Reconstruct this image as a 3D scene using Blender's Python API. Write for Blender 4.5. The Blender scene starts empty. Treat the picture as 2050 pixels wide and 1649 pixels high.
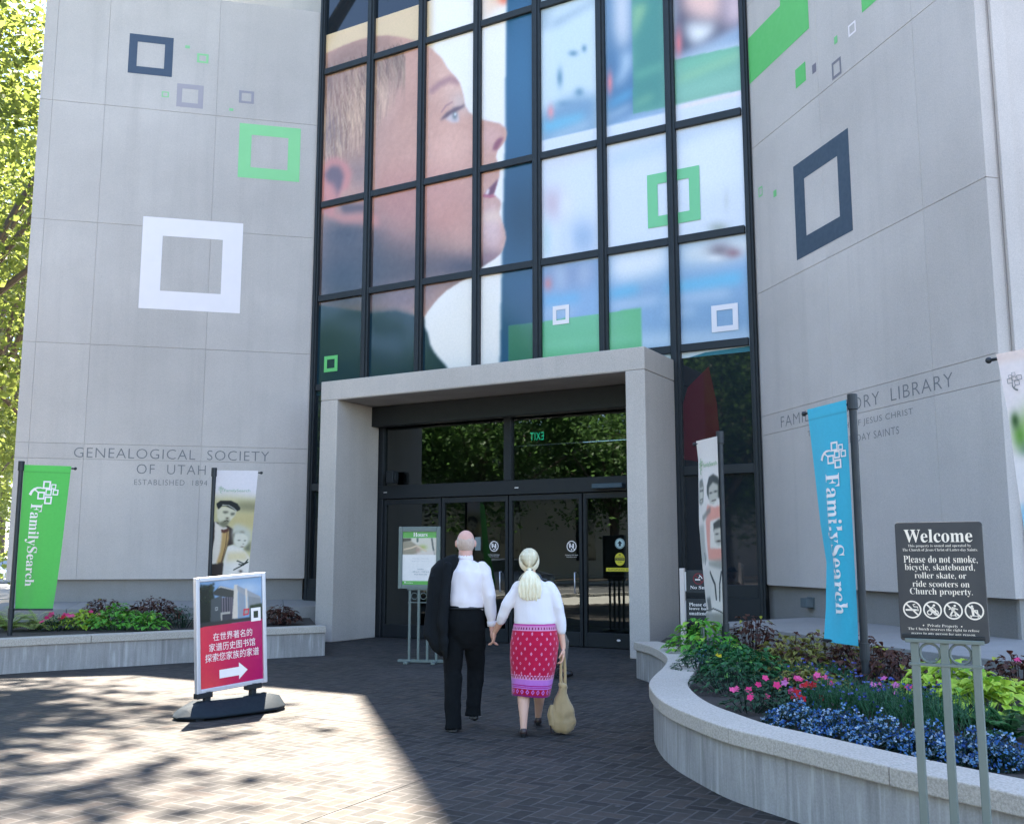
import bpy, bmesh, math, random
import numpy as np
from mathutils import Vector, Matrix, Euler

random.seed(7); RNG = np.random.default_rng(7)
SC = bpy.context.scene
COL = SC.collection
R = math.radians

# ---------------------------------------------------------------- camera, sky, sun, exposure
FPX, CX, CY, HCAM = 2007.0, 1025.0, 824.5, 1.53
PITCH = math.atan(288.0 / FPX)
cd = bpy.data.cameras.new('camera'); cam = bpy.data.objects.new('camera', cd); COL.objects.link(cam)
cam.location = (0, 0, HCAM); cam.rotation_euler = (R(90) + PITCH, 0, 0)
cd.sensor_width = 36.0; cd.lens = 36.0 * FPX / 2050.0; cd.clip_start = 0.05; cd.clip_end = 2000
SC.camera = cam

SUN_EL = 63.0
SUN_DIR = Vector((-0.222 * math.cos(R(SUN_EL)), 0.975 * math.cos(R(SUN_EL)), math.sin(R(SUN_EL)))).normalized()   # towards the sun
world = bpy.data.worlds.new('World'); SC.world = world; world.use_nodes = True
wn = world.node_tree.nodes; wl = world.node_tree.links
sky = wn.new('ShaderNodeTexSky'); sky.sky_type = 'NISHITA'; sky.sun_disc = False
sky.sun_elevation = R(SUN_EL); sky.sun_rotation = math.atan2(SUN_DIR.x, SUN_DIR.y)
sky.altitude = 1300; sky.air_density = 1.0; sky.dust_density = 1.2; sky.ozone_density = 1.0
wl.new(sky.outputs[0], wn['Background'].inputs['Color']); wn['Background'].inputs['Strength'].default_value = 0.058
sd = bpy.data.lights.new('sun', 'SUN'); sd.energy = 3.75; sd.angle = R(0.53); sd.color = (1.0, 0.91, 0.78)
sun = bpy.data.objects.new('sun', sd); COL.objects.link(sun)
sun.rotation_euler = (-SUN_DIR).to_track_quat('-Z', 'Y').to_euler(); sun.location = (-8, 20, 40)
SC.view_settings.view_transform = 'Standard'; SC.view_settings.look = 'None'
SC.view_settings.exposure = 3.88; SC.view_settings.gamma = 1.0
SC.render.engine = 'CYCLES'
SC.cycles.max_bounces = 7; SC.cycles.diffuse_bounces = 4; SC.cycles.glossy_bounces = 4; SC.cycles.transparent_max_bounces = 12
SC.cycles.use_denoising = True
SC.cycles.sample_clamp_indirect = 6.0

# ---------------------------------------------------------------- photograph geometry: pixel rays onto real planes
cp_, sp_ = math.cos(PITCH), math.sin(PITCH)
def ray(x, y):
    a = (x - CX) / FPX; b = (CY - y) / FPX
    return np.array([a, cp_ - b * sp_, sp_ + b * cp_])
O3 = np.array([0, 0, HCAM])
def gnd(x, y, z=0.0):
    d = ray(x, y); return O3 + d * ((z - HCAM) / d[2])
def atY(x, y, Y):
    d = ray(x, y); return O3 + d * (Y / d[1])
class Plane:
    """vertical plane: origin J (on the ground), angle; u runs to the right, n towards the viewer"""
    def __init__(s, J, deg):
        a = R(deg); s.J = np.array(J, float); s.n = np.array([-math.sin(a), -math.cos(a)]); s.u = np.array([math.cos(a), -math.sin(a)])
        s.c = float(s.n @ s.J)
    def uz(s, x, y, off=0.0):
        d = ray(x, y); t = (s.c + off) / (s.n[0] * d[0] + s.n[1] * d[1]); p = O3 + d * t
        return float((p[:2] - s.J) @ s.u), float(p[2])
    def P(s, u, z, off=0.0):
        q = s.J + s.u * u + s.n * off
        return (q[0], q[1], z)
GL = Plane((-4.12, 20.5), 30.0)       # glass front
LW = Plane((-4.12, 20.5), -13.5)      # left wing
RW = Plane((3.95, 15.84), 75.5)       # right wing
PORT_D = 1.39
PF = Plane(GL.J + GL.n * PORT_D, 30.0)  # front face of the entrance portal

# ---------------------------------------------------------------- objects
def lin(r, g, b):
    f = lambda c: (c / 255.0) / 12.92 if c / 255.0 <= 0.04045 else ((c / 255.0 + 0.055) / 1.055) ** 2.4
    return (f(r), f(g), f(b))
DAYLIGHT = (1.17, 1.0, 0.86)
def alb(r, g, b, k=0.8):
    return tuple(min(0.85, c * k * w) for c, w in zip(lin(r, g, b), DAYLIGHT))   # paint colour seen under blue skylight
def tag(o, label=None, cat=None, group=None, kind=None):
    if label: o['label'] = label
    if cat: o['category'] = cat
    if group: o['group'] = group
    if kind: o['kind'] = kind
    return o
def thing(name, loc, label, cat, group=None, rz=0.0):
    o = bpy.data.objects.new(name, None); COL.objects.link(o); o.empty_display_size = 0.1
    o.location = loc; o.rotation_euler = (0, 0, rz)
    return tag(o, label, cat, group)
WL = {}
def root_loc(o):
    v = Vector((0, 0, 0))
    while o is not None:
        v += Vector(o.location); o = o.parent
    return v
def link(name, me, mat, parent=None, label=None, kind=None, smooth=False, local=False):
    o = bpy.data.objects.new(name, me); COL.objects.link(o)
    if parent is not None:
        o.parent = parent
        if not local:
            v = root_loc(parent); me.transform(Matrix.Translation(-v))
    mats = mat if isinstance(mat, (list, tuple)) else [mat]
    if len(me.materials) == 0:
        for m in mats: me.materials.append(m)
    if smooth: me.shade_smooth()
    if label: o['label'] = label
    if kind: o['kind'] = kind
    return o
class MB:
    def __init__(s): s.v = []; s.f = []; s.m = []
    def add(s, vs, fs, mi=0):
        b = len(s.v); s.v += [tuple(map(float, p)) for p in vs]; s.f += [tuple(b + i for i in f) for f in fs]; s.m += [mi] * len(fs)
    def hexa(s, lo, hi, mi=0):
        """lo, hi: 4 points each, both running anticlockwise seen from above"""
        s.add(list(lo) + list(hi), [(3, 2, 1, 0), (4, 5, 6, 7), (0, 1, 5, 4), (1, 2, 6, 5), (2, 3, 7, 6), (3, 0, 4, 7)], mi)
    def box(s, x0, x1, y0, y1, z0, z1, mi=0):
        q = [(x0, y0), (x1, y0), (x1, y1), (x0, y1)]
        s.hexa([(a, b, z0) for a, b in q], [(a, b, z1) for a, b in q], mi)
    def pbox(s, pl, u0, u1, z0, z1, o0, o1, mi=0):
        """box on a plane: from offset o0 (back) to o1 (front, towards the viewer)"""
        f = lambda z: [pl.P(u0, z, o1), pl.P(u1, z, o1), pl.P(u1, z, o0), pl.P(u0, z, o0)]
        s.hexa(f(z0), f(z1), mi)
    def obox(s, c, ax, ay, az, hx, hy, hz, mi=0):
        c, ax, ay, az = map(np.array, (c, ax, ay, az))
        q = [(-1, -1), (1, -1), (1, 1), (-1, 1)]
        g = lambda k: [c + ax * hx * a + ay * hy * b + az * hz * k for a, b in q]
        s.hexa(g(-1), g(1), mi)
    def prism(s, pts, z0, z1, mi=0):
        n = len(pts); zz = lambda p, z: (p[0], p[1], z)
        s.add([zz(p, z0) for p in pts] + [zz(p, z1) for p in pts],
              [tuple(range(n))[::-1], tuple(range(n, 2 * n))] + [(i, (i + 1) % n, n + (i + 1) % n, n + i) for i in range(n)], mi)
    def tube(s, path, rad, seg=10, mi=0, cap=True, sx=None):
        """tube along points; rad a number or a list; sx: flattening of the second cross axis"""
        P = [Vector(p) for p in path]; n = len(P)
        rr = rad if isinstance(rad, (list, tuple)) else [rad] * n
        b = len(s.v); prev = None
        for i, p in enumerate(P):
            t = (P[min(i + 1, n - 1)] - P[max(i - 1, 0)]).normalized()
            if prev is None:
                a = t.cross(Vector((0, 0, 1)))
                if a.length < 0.05: a = t.cross(Vector((0, 1, 0)))
            else:
                a = prev - t * prev.dot(t)
            a.normalize(); prev = a; c = t.cross(a).normalized()
            k = 1.0 if sx is None else sx
            for j in range(seg):
                th = 2 * math.pi * j / seg
                s.v.append(tuple(p + a * (math.cos(th) * rr[i]) + c * (math.sin(th) * rr[i] * k)))
        for i in range(n - 1):
            for j in range(seg):
                j2 = (j + 1) % seg
                s.f.append((b + i * seg + j, b + i * seg + j2, b + (i + 1) * seg + j2, b + (i + 1) * seg + j)); s.m.append(mi)
        if cap:
            s.f.append(tuple(b + j for j in range(seg))[::-1]); s.m.append(mi)
            s.f.append(tuple(b + (n - 1) * seg + j for j in range(seg))); s.m.append(mi)
    def ball(s, c, rx, ry=None, rz=None, seg=16, rings=10, rot=None, mi=0):
        ry = ry or rx; rz = rz or rx; b = len(s.v); rot = rot or Matrix.Identity(3); c = Vector(c)
        s.v.append(tuple(c + rot @ Vector((0, 0, -rz))))
        for i in range(1, rings):
            ph = -math.pi / 2 + math.pi * i / rings
            for j in range(seg):
                th = 2 * math.pi * j / seg
                s.v.append(tuple(c + rot @ Vector((rx * math.cos(ph) * math.cos(th), ry * math.cos(ph) * math.sin(th), rz * math.sin(ph)))))
        s.v.append(tuple(c + rot @ Vector((0, 0, rz)))); e = len(s.v) - 1
        for j in range(seg):
            j2 = (j + 1) % seg
            s.f.append((b, b + 1 + j2, b + 1 + j)); s.m.append(mi)
            s.f.append((e, e - seg + j, e - seg + j2)); s.m.append(mi)
            for i in range(rings - 2):
                q = b + 1 + i * seg
                s.f.append((q + j, q + j2, q + seg + j2, q + seg + j)); s.m.append(mi)
    def mesh(s, name):
        me = bpy.data.meshes.new(name); me.from_pydata(s.v, [], s.f); me.update()
        return me
    def build(s, name, mat, parent=None, label=None, kind=None, smooth=False, bevel=0.0, local=False, seg=2, recalc=True):
        me = s.mesh(name); mats = mat if isinstance(mat, (list, tuple)) else [mat]
        for m in mats: me.materials.append(m)
        if len(mats) > 1: me.polygons.foreach_set('material_index', s.m)
        if recalc or bevel:
            bm = bmesh.new(); bm.from_mesh(me)
            if recalc: bmesh.ops.recalc_face_normals(bm, faces=bm.faces)
            if bevel:
                es = [e for e in bm.edges if len(e.link_faces) == 2 and e.calc_face_angle(0) > R(30)]
                bmesh.ops.bevel(bm, geom=es, offset=bevel, segments=seg, profile=0.5, affect='EDGES', clamp_overlap=True)
            bm.to_mesh(me); bm.free()
        return link(name, me, mat, parent, label, kind, smooth, local)
def np_mesh(name, V, F):
    me = bpy.data.meshes.new(name); me.from_pydata([tuple(map(float, v)) for v in V], [], [tuple(map(int, f)) for f in F]); me.update()
    return me
def color_attr(me, cols):
    a = me.color_attributes.new('Col', 'FLOAT_COLOR', 'POINT')
    c = np.ones((len(me.vertices), 4), np.float32); c[:, :3] = cols
    a.data.foreach_set('color', c.ravel())

# ---------------------------------------------------------------- materials
class NT:
    def __init__(s, name):
        s.m = bpy.data.materials.new(name); s.m.use_nodes = True; s.n = s.m.node_tree.nodes; s.l = s.m.node_tree.links
        s.b = s.n['Principled BSDF']; s.out = s.n['Material Output']
    def put(s, sock, v):
        if v is None: return
        if hasattr(v, 'links') or isinstance(v, bpy.types.NodeSocket): s.l.new(v, sock)
        elif isinstance(v, (tuple, list)) and len(v) == 3 and sock.type == 'RGBA': sock.default_value = (*v, 1)
        else: sock.default_value = v
    def math(s, op, a, b=None, c=None):
        n = s.n.new('ShaderNodeMath'); n.operation = op
        for i, v in enumerate((a, b, c)):
            if v is not None: s.put(n.inputs[i], v)
        return n.outputs[0]
    def coord(s, which='Object'):
        return s.n.new('ShaderNodeTexCoord').outputs[which]
    def mapping(s, v, scale=(1, 1, 1), rot=(0, 0, 0), loc=(0, 0, 0)):
        n = s.n.new('ShaderNodeMapping'); s.l.new(v, n.inputs[0]); n.inputs['Scale'].default_value = scale
        n.inputs['Rotation'].default_value = rot; n.inputs['Location'].default_value = loc
        return n.outputs[0]
    def noise(s, v, scale, detail=4, rough=0.55, dist=0.0):
        n = s.n.new('ShaderNodeTexNoise'); s.l.new(v, n.inputs['Vector']); n.inputs['Scale'].default_value = scale
        n.inputs['Detail'].default_value = detail; n.inputs['Roughness'].default_value = rough; n.inputs['Distortion'].default_value = dist
        return n.outputs['Fac']
    def ramp(s, f, stops):
        n = s.n.new('ShaderNodeValToRGB'); s.l.new(f, n.inputs[0]); e = n.color_ramp.elements
        while len(e) < len(stops): e.new(0.5)
        for k, (p, c) in zip(e, stops): k.position = p; k.color = (*c, 1) if len(c) == 3 else c
        return n.outputs[0]
    def mix(s, f, a, b, mode='MIX'):
        n = s.n.new('ShaderNodeMix'); n.data_type = 'RGBA'; n.blend_type = mode
        s.put(n.inputs[0], f); s.put(n.inputs[6], a); s.put(n.inputs[7], b)
        return n.outputs[2]
    def maprange(s, v, a, b, c, d):
        n = s.n.new('ShaderNodeMapRange'); s.put(n.inputs[0], v)
        for i, k in enumerate((a, b, c, d)): n.inputs[i + 1].default_value = k
        return n.outputs[0]
    def bump(s, h, strength=0.2, dist=0.01):
        n = s.n.new('ShaderNodeBump'); s.l.new(h, n.inputs['Height']); n.inputs['Strength'].default_value = strength; n.inputs['Distance'].default_value = dist
        s.l.new(n.outputs[0], s.b.inputs['Normal']); return n.outputs[0]
    def set(s, **k):
        for a, v in k.items(): s.put(s.b.inputs[{'col': 'Base Color', 'rough': 'Roughness', 'metal': 'Metallic', 'spec': 'Specular IOR Level', 'sheen': 'Sheen Weight', 'trans': 'Transmission Weight', 'emc': 'Emission Color', 'ems': 'Emission Strength', 'coat': 'Coat Weight', 'sss': 'Subsurface Weight'}[a]], v)
        return s.m
def plain(name, col, rough=0.6, metal=0.0, var=0.12, scale=6.0, bump=0.0, bscale=60.0, spec=0.5, sheen=0.0):
    t = NT(name); v = t.coord(); f = t.noise(v, scale, 5, 0.6)
    c = t.mix(f, tuple(x * (1 - var) for x in col), tuple(min(1, x * (1 + var)) for x in col))
    if bump: t.bump(t.noise(v, bscale, 4, 0.6), bump, 0.004)
    t.set(col=c, rough=t.maprange(t.noise(v, scale * 3, 3), 0.3, 0.7, max(0.02, rough - 0.08), min(1, rough + 0.08)), metal=metal, spec=spec, sheen=sheen)
    return t.m
def concrete(name, col, speck=0.25, stain=0.18, streak=0.12, bump=0.25, scale=1.0, pits=0.0, panel=0.0):
    t = NT(name); v = t.coord()
    big = t.noise(v, 0.35 * scale, 4, 0.6); mid = t.noise(v, 2.2 * scale, 5, 0.65)
    st = t.noise(t.mapping(v, (3.0, 3.0, 0.16)), 1.3 * scale, 4, 0.6)
    fine = t.noise(v, 75, 2, 0.75); grit = t.noise(v, 220, 1, 0.5)
    def shade(k): return tuple(x * k for x in col)
    c = t.mix(t.maprange(big, 0.3, 0.7, 0, 1), shade(1 - stain), shade(1 + stain * 0.6))
    c = t.mix(t.maprange(mid, 0.35, 0.7, 0, stain * 0.9), c, shade(0.72))
    c = t.mix(t.maprange(st, 0.5, 0.8, 0, streak * 3), c, shade(0.66))
    c = t.mix(t.maprange(fine, 0.36, 0.64, 0, 1), t.mix(speck, c, shade(0.55)), t.mix(speck * 0.6, c, shade(1.45)))
    if streak > .3:
        dr = t.noise(t.mapping(v, (6.0, 6.0, 0.5)), 1.6 * scale, 3, 0.5); c = t.mix(t.maprange(dr, 0.55, 0.72, 0, 0.55), c, shade(1.5)); c = t.mix(t.maprange(dr, 0.28, 0.45, 0.5, 0), c, shade(0.5))
    if panel:
        g = t.n.new('ShaderNodeNewGeometry'); c = t.mix(t.maprange(g.outputs['Random Per Island'], 0, 1, 0, panel), c, shade(0.6))
    if pits:
        vo = t.n.new('ShaderNodeTexVoronoi'); t.l.new(v, vo.inputs['Vector']); vo.inputs['Scale'].default_value = 9.0
        c = t.mix(t.math('MULTIPLY', t.math('LESS_THAN', vo.outputs['Distance'], 0.045), pits), c, shade(0.3))
    t.bump(t.math('ADD', fine, t.math('MULTIPLY', grit, 0.6)), bump, 0.003)
    t.set(col=c, rough=0.85, spec=0.25)
    return t.m
def attr_mat(name, rough=0.6, spec=0.4, sheen=0.0, weave=0.0, trans=0.0):
    t = NT(name); a = t.n.new('ShaderNodeVertexColor'); a.layer_name = 'Col'
    v = t.coord(); f = t.noise(v, 30, 3, 0.6)
    t.set(col=t.mix(t.maprange(f, 0.3, 0.7, 0, 0.08), a.outputs[0], (0, 0, 0)), rough=rough, spec=spec, sheen=sheen)
    if weave: t.bump(t.noise(v, 90, 2, 0.5), weave, 0.004)
    if trans:
        tr = t.n.new('ShaderNodeBsdfTranslucent'); t.l.new(a.outputs[0], tr.inputs[0])
        mx = t.n.new('ShaderNodeMixShader'); mx.inputs[0].default_value = trans
        t.l.new(t.b.outputs[0], mx.inputs[1]); t.l.new(tr.outputs[0], mx.inputs[2]); t.l.new(mx.outputs[0], t.out.inputs[0])
    return t.m
def leaf_mat(name, c0, c1, trans=0.35, rough=0.5):
    t = NT(name); g = t.n.new('ShaderNodeNewGeometry'); v = t.coord()
    c = t.mix(g.outputs['Random Per Island'], c0, c1)
    c = t.mix(t.maprange(t.noise(v, 0.6, 3), 0.35, 0.65, 0, 0.5), c, tuple(x * 0.55 for x in c0))
    t.set(col=c, rough=rough, spec=0.35)
    tr = t.n.new('ShaderNodeBsdfTranslucent'); t.l.new(t.mix(0.5, c, tuple(min(1, x * 2.2) for x in c1)), tr.inputs[0])
    mx = t.n.new('ShaderNodeMixShader'); mx.inputs[0].default_value = trans
    t.l.new(t.b.outputs[0], mx.inputs[1]); t.l.new(tr.outputs[0], mx.inputs[2]); t.l.new(mx.outputs[0], t.out.inputs[0])
    return t.m
def glass_mat(name, tint=(0.10, 0.14, 0.16), ior=1.55, rough=0.0, wob=0.03):
    """thin tinted window glass: mirror by Fresnel, the rest passes through tinted"""
    t = NT(name); fr = t.n.new('ShaderNodeFresnel'); fr.inputs[0].default_value = ior
    gl = t.n.new('ShaderNodeBsdfGlossy'); gl.inputs['Roughness'].default_value = rough; gl.inputs['Color'].default_value = (0.9, 0.97, 0.97, 1)
    tp = t.n.new('ShaderNodeBsdfTransparent'); tp.inputs[0].default_value = (*tint, 1)
    b = t.n.new('ShaderNodeBump'); b.inputs['Strength'].default_value = wob; b.inputs['Distance'].default_value = 0.02
    t.l.new(t.noise(t.coord(), 1.6, 2), b.inputs['Height']); t.l.new(b.outputs[0], gl.inputs['Normal'])
    mx = t.n.new('ShaderNodeMixShader'); t.l.new(t.math('MULTIPLY', fr.outputs[0], 2.0), mx.inputs[0]); t.l.new(tp.outputs[0], mx.inputs[1]); t.l.new(gl.outputs[0], mx.inputs[2])
    t.l.new(mx.outputs[0], t.out.inputs[0]); return t.m

def paver_mat():
    """herringbone of 2:1 clay pavers with pale joints"""
    t = NT('brick_paving'); W = 0.105
    sep = t.n.new('ShaderNodeSeparateXYZ'); t.l.new(t.mapping(t.coord(), (1 / W, 1 / W, 1), (0, 0, R(30.0))), sep.inputs[0])
    x, y = sep.outputs[0], sep.outputs[1]
    i, j = t.math('FLOOR', x), t.math('FLOOR', y); fx, fy = t.math('SUBTRACT', x, i), t.math('SUBTRACT', y, j)
    d = t.math('SUBTRACT', i, j); k = t.math('SUBTRACT', d, t.math('MULTIPLY', t.math('FLOOR', t.math('DIVIDE', d, 4.0)), 4.0))
    is_ = [t.math('COMPARE', k, float(q), 0.4) for q in range(4)]
    gx, gy = t.math('SUBTRACT', 1.0, fx), t.math('SUBTRACT', 1.0, fy)
    # an edge that is not there (inside a brick) gets pushed far away
    e = t.math('MINIMUM', t.math('MINIMUM', t.math('ADD', fx, is_[1]), t.math('ADD', gx, is_[0])), t.math('MINIMUM', t.math('ADD', fy, is_[2]), t.math('ADD', gy, is_[3])))
    e = t.math('ADD', e, t.math('MULTIPLY', t.math('SUBTRACT', t.noise(t.coord(), 18, 2), 0.5), 0.05))
    bi, bj = t.math('SUBTRACT', i, is_[1]), t.math('SUBTRACT', j, is_[2])
    cmb = t.n.new('ShaderNodeCombineXYZ'); t.l.new(bi, cmb.inputs[0]); t.l.new(bj, cmb.inputs[1])
    wnz = t.n.new('ShaderNodeTexWhiteNoise'); wnz.noise_dimensions = '2D'; t.l.new(cmb.outputs[0], wnz.inputs['Vector'])
    v = t.coord()
    br = t.ramp(wnz.outputs['Value'], [(0.0, (0.014, 0.013, 0.012)), (0.35, (0.028, 0.026, 0.022)), (0.7, (0.038, 0.034, 0.029)), (1.0, (0.056, 0.043, 0.034))])
    br = t.mix(t.maprange(t.noise(v, 55, 3, 0.7), 0.35, 0.7, 0, 0.5), br, (0.026, 0.023, 0.024))
    br = t.mix(t.maprange(t.noise(v, 0.5, 4), 0.4, 0.7, 0, 0.45), br, (0.060, 0.055, 0.055))
    vo = t.n.new('ShaderNodeTexVoronoi'); t.l.new(v, vo.inputs['Vector']); vo.inputs['Scale'].default_value = 1.7
    br = t.mix(t.math('MULTIPLY', t.math('LESS_THAN', vo.outputs['Distance'], 0.035), 0.7), br, (0.10, 0.09, 0.085))
    br = t.mix(t.maprange(t.noise(v, 1.4, 5, .7, .6), 0.55, 0.8, 0, 0.6), br, (0.012, 0.012, 0.012))
    jm = t.maprange(e, 0.045, 0.085, 1, 0)
    jc = t.mix(t.noise(v, 3.0, 3), (0.06, 0.056, 0.055), (0.15, 0.14, 0.135))
    t.bump(t.math('ADD', t.maprange(e, 0.03, 0.12, 0, 1), t.math('MULTIPLY', t.noise(v, 60, 3), 0.25)), 0.5, 0.004)
    t.set(col=t.mix(t.math('MULTIPLY', jm, 0.45), br, jc), rough=t.maprange(t.noise(v, 8, 3), 0.3, 0.7, 0.65, 0.9), spec=0.2)
    return t.m

M = {}
M['wall'] = concrete('precast_concrete', (0.545, 0.472, 0.420), speck=0.24, stain=0.18, streak=0.13, bump=0.3, pits=0.4, panel=0.13)
M['portal'] = concrete('portal_concrete', (0.515, 0.445, 0.385), speck=0.34, stain=0.18, streak=0.12, bump=0.4)
M['plinth'] = concrete('plinth_concrete', (0.285, 0.262, 0.240), speck=0.22, stain=0.16, streak=0.10)
M['planter'] = concrete('planter_concrete', (0.36, 0.33, 0.305), speck=0.2, stain=0.30, streak=0.45, scale=2.4)
M['coping'] = concrete('coping_aggregate', (0.46, 0.40, 0.335), speck=0.48, stain=0.14, streak=0.0, bump=0.6)
M['joint'] = plain('joint_sealant', (0.33, 0.30, 0.28), 0.9, 0, .35, 1.2)
M['engrave'] = plain('engraved_recess', (0.17, 0.165, 0.165), 0.9)
M['frame'] = plain('bronze_anodised_frame', (0.019, 0.022, 0.024), 0.5, 0.0, 0.15, 3, spec=0.3)
M['dark'] = plain('dark_metal', (0.014, 0.016, 0.018), 0.5, spec=.3)
M['pole'] = plain('black_pole_paint', (0.022, 0.024, 0.027), 0.45, spec=.35)
M['green_steel'] = plain('grey_green_painted_steel', (0.125, 0.150, 0.130), 0.5, 0.0, 0.1, 12)
M['alu'] = plain('brushed_aluminium', (0.62, 0.60, 0.63), 0.38, 0.55, 0.06, 10)
M['rubber'] = plain('blue_black_rubber', (0.011, 0.017, 0.023), 0.65, 0.0, 0.25, 10, 0.3, spec=.2)
M['glass'] = glass_mat('tinted_door_glass')
M['print'] = attr_mat('printed_film_on_glass', 0.08, 0.5)
M['poster'] = attr_mat('poster_print', 0.25, 0.5)
M['banner'] = attr_mat('banner_fabric', 0.8, 0.25, 0.2, 0.15, 0.12)
M['soil'] = plain('planter_soil', (0.030, 0.022, 0.017), 0.95, 0, 0.5, 14, 1.0, 40)
M['asphalt'] = plain('asphalt', (0.075, 0.075, 0.078), 0.9, 0, 0.25, 2, 0.5, 90)
M['pavement'] = concrete('pavement_concrete', (0.36, 0.345, 0.32), speck=0.2, stain=0.12, streak=0.0)
M['bark'] = plain('tree_bark', (0.10, 0.078, 0.060), 0.9, 0, 0.45, 9, 1.0, 25)
M['white'] = plain('white_print', (0.82, 0.73, 0.68), 0.6)
M['cream'] = plain('cream_print', (0.80, 0.70, 0.57), 0.6)
M['black'] = plain('black_print', (0.02, 0.022, 0.024), 0.6)
def flat(name, rgb, k=0.8, rough=0.6):
    key = ('flat',) + tuple(rgb) + (k,)
    if key not in M: M[key] = plain(name, alb(*rgb, k=k), rough, 0, 0.04, 4)
    return M[key]

# ---------------------------------------------------------------- flat graphics (lettering, emblems) as thin meshes
def serif(s):
    o = ''
    for ch in s:
        if 'A' <= ch <= 'Z': o += chr(0x1D400 + ord(ch) - 65)
        elif 'a' <= ch <= 'z': o += chr(0x1D41A + ord(ch) - 97)
        elif '0' <= ch <= '9': o += chr(0x1D7CE + ord(ch) - 48)
        else: o += ch
    return o
def text_vf(s, off=0.0, spacing=1.0):
    cu = bpy.data.curves.new('txt', 'FONT'); cu.body = s; cu.size = 1.0; cu.offset = off; cu.resolution_u = 3; cu.space_character = spacing
    ob = bpy.data.objects.new('txt', cu); COL.objects.link(ob)
    dg = bpy.context.evaluated_depsgraph_get(); me = bpy.data.meshes.new_from_object(ob.evaluated_get(dg))
    V = np.array([v.co[:2] for v in me.vertices]).reshape(-1, 2); F = [tuple(p.vertices) for p in me.polygons]
    bpy.data.objects.remove(ob); bpy.data.curves.remove(cu); bpy.data.meshes.remove(me)
    return V, F
class Art:
    """2-D shapes in a (u, v) frame, later laid on a surface by a mapping function"""
    def __init__(s): s.v = []; s.f = []
    def add(s, V, F):
        b = len(s.v); s.v += [tuple(p) for p in V]; s.f += [tuple(b + i for i in f) for f in F]
    def rect(s, x0, y0, x1, y1): s.add([(x0, y0), (x1, y0), (x1, y1), (x0, y1)], [(0, 1, 2, 3)])
    def poly(s, pts): s.add(pts, [tuple(range(len(pts)))])
    def ring(s, x0, y0, x1, y1, bx, by=None):
        by = bx if by is None else by
        s.add([(x0, y0), (x1, y0), (x1, y1), (x0, y1), (x0 + bx, y0 + by), (x1 - bx, y0 + by), (x1 - bx, y1 - by), (x0 + bx, y1 - by)],
              [(0, 1, 5, 4), (1, 2, 6, 5), (2, 3, 7, 6), (3, 0, 4, 7)])
    def disc(s, x, y, r, n=28, ry=None):
        ry = ry or r; s.add([(x + r * math.cos(2 * math.pi * i / n), y + ry * math.sin(2 * math.pi * i / n)) for i in range(n)], [tuple(range(n))])
    def annulus(s, x, y, r0, r1, n=36):
        c = [(math.cos(2 * math.pi * i / n), math.sin(2 * math.pi * i / n)) for i in range(n)]
        s.add([(x + r0 * a, y + r0 * b) for a, b in c] + [(x + r1 * a, y + r1 * b) for a, b in c], [(i, (i + 1) % n, n + (i + 1) % n, n + i) for i in range(n)])
    def line(s, pts, w, w1=None):
        P = [np.array(p, float) for p in pts]; n = len(P); L = []; Rr = []
        for i, p in enumerate(P):
            t = P[min(i + 1, n - 1)] - P[max(i - 1, 0)]; t /= (np.linalg.norm(t) or 1); q = np.array([-t[1], t[0]])
            ww = (w + ((w if w1 is None else w1) - w) * i / (n - 1)) / 2
            L.append(p + q * ww); Rr.append(p - q * ww)
        s.add(L + Rr, [(n + i, n + i + 1, i + 1, i) for i in range(n - 1)])
    def text(s, st, x0, y0, x1, y1, off=0.0, rot=0, spacing=1.0):
        """fit the text's own bounding box to x0..x1, y0..y1; rot=90: reads downwards"""
        V, F = text_vf(st, off, spacing)
        if len(V) == 0: return
        lo, hi = V.min(0), V.max(0); N = (V - lo) / (hi - lo)
        if rot == 90: N = np.stack([N[:, 1], 1 - N[:, 0]], 1)
        if rot == -90: N = np.stack([1 - N[:, 1], N[:, 0]], 1)
        s.add([(x0 + (x1 - x0) * a, y0 + (y1 - y0) * b) for a, b in N], F)
    def logo(s, cx, cy, k, t=0.14, turn=True, asp=1.0):
        """tree emblem of six small squares on a curved trunk; turn: lying on its side as on the tall banners"""
        q = (lambda x, y: (x, y)) if turn else (lambda x, y: (-y, x))
        P = lambda x, y: (cx + q(x, y)[0] * k, cy + q(x, y)[1] * k * asp)
        for x, y, a in ((.06, .25, .27), (.30, .20, .17), (.15, .01, .22), (.39, .01, .19), (-.10, -.11, .26), (.17, -.26, .26)):
            h, b = a / 2, a / 2 - a * t * 1.25
            s.add([P(x - h, y - h), P(x + h, y - h), P(x + h, y + h), P(x - h, y + h), P(x - b, y - b), P(x + b, y - b), P(x + b, y + b), P(x - b, y + b)], [(0, 1, 5, 4), (1, 2, 6, 5), (2, 3, 7, 6), (3, 0, 4, 7)])
        for pts, w0, w1 in (([(-.50, -.10), (-.44, .02), (-.36, .10), (-.26, .145), (-.14, .15), (-.04, .12)], .10, .03), ([(-.36, .08), (-.29, .05), (-.23, .0), (-.2, -.05)], .05, .025)):
            A, B = [], []
            for n_, (x, y) in enumerate(pts):
                a = pts[max(0, n_ - 1)]; b = pts[min(len(pts) - 1, n_ + 1)]; d = math.hypot(b[0] - a[0], b[1] - a[1]); nx, ny = -(b[1] - a[1]) / d, (b[0] - a[0]) / d; w = (w0 + (w1 - w0) * n_ / (len(pts) - 1)) / 2
                A.append(P(x + nx * w, y + ny * w)); B.append(P(x - nx * w, y - ny * w))
            m = len(pts); s.add(A + B, [(m + n_, m + n_ + 1, n_ + 1, n_) for n_ in range(m - 1)])
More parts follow.
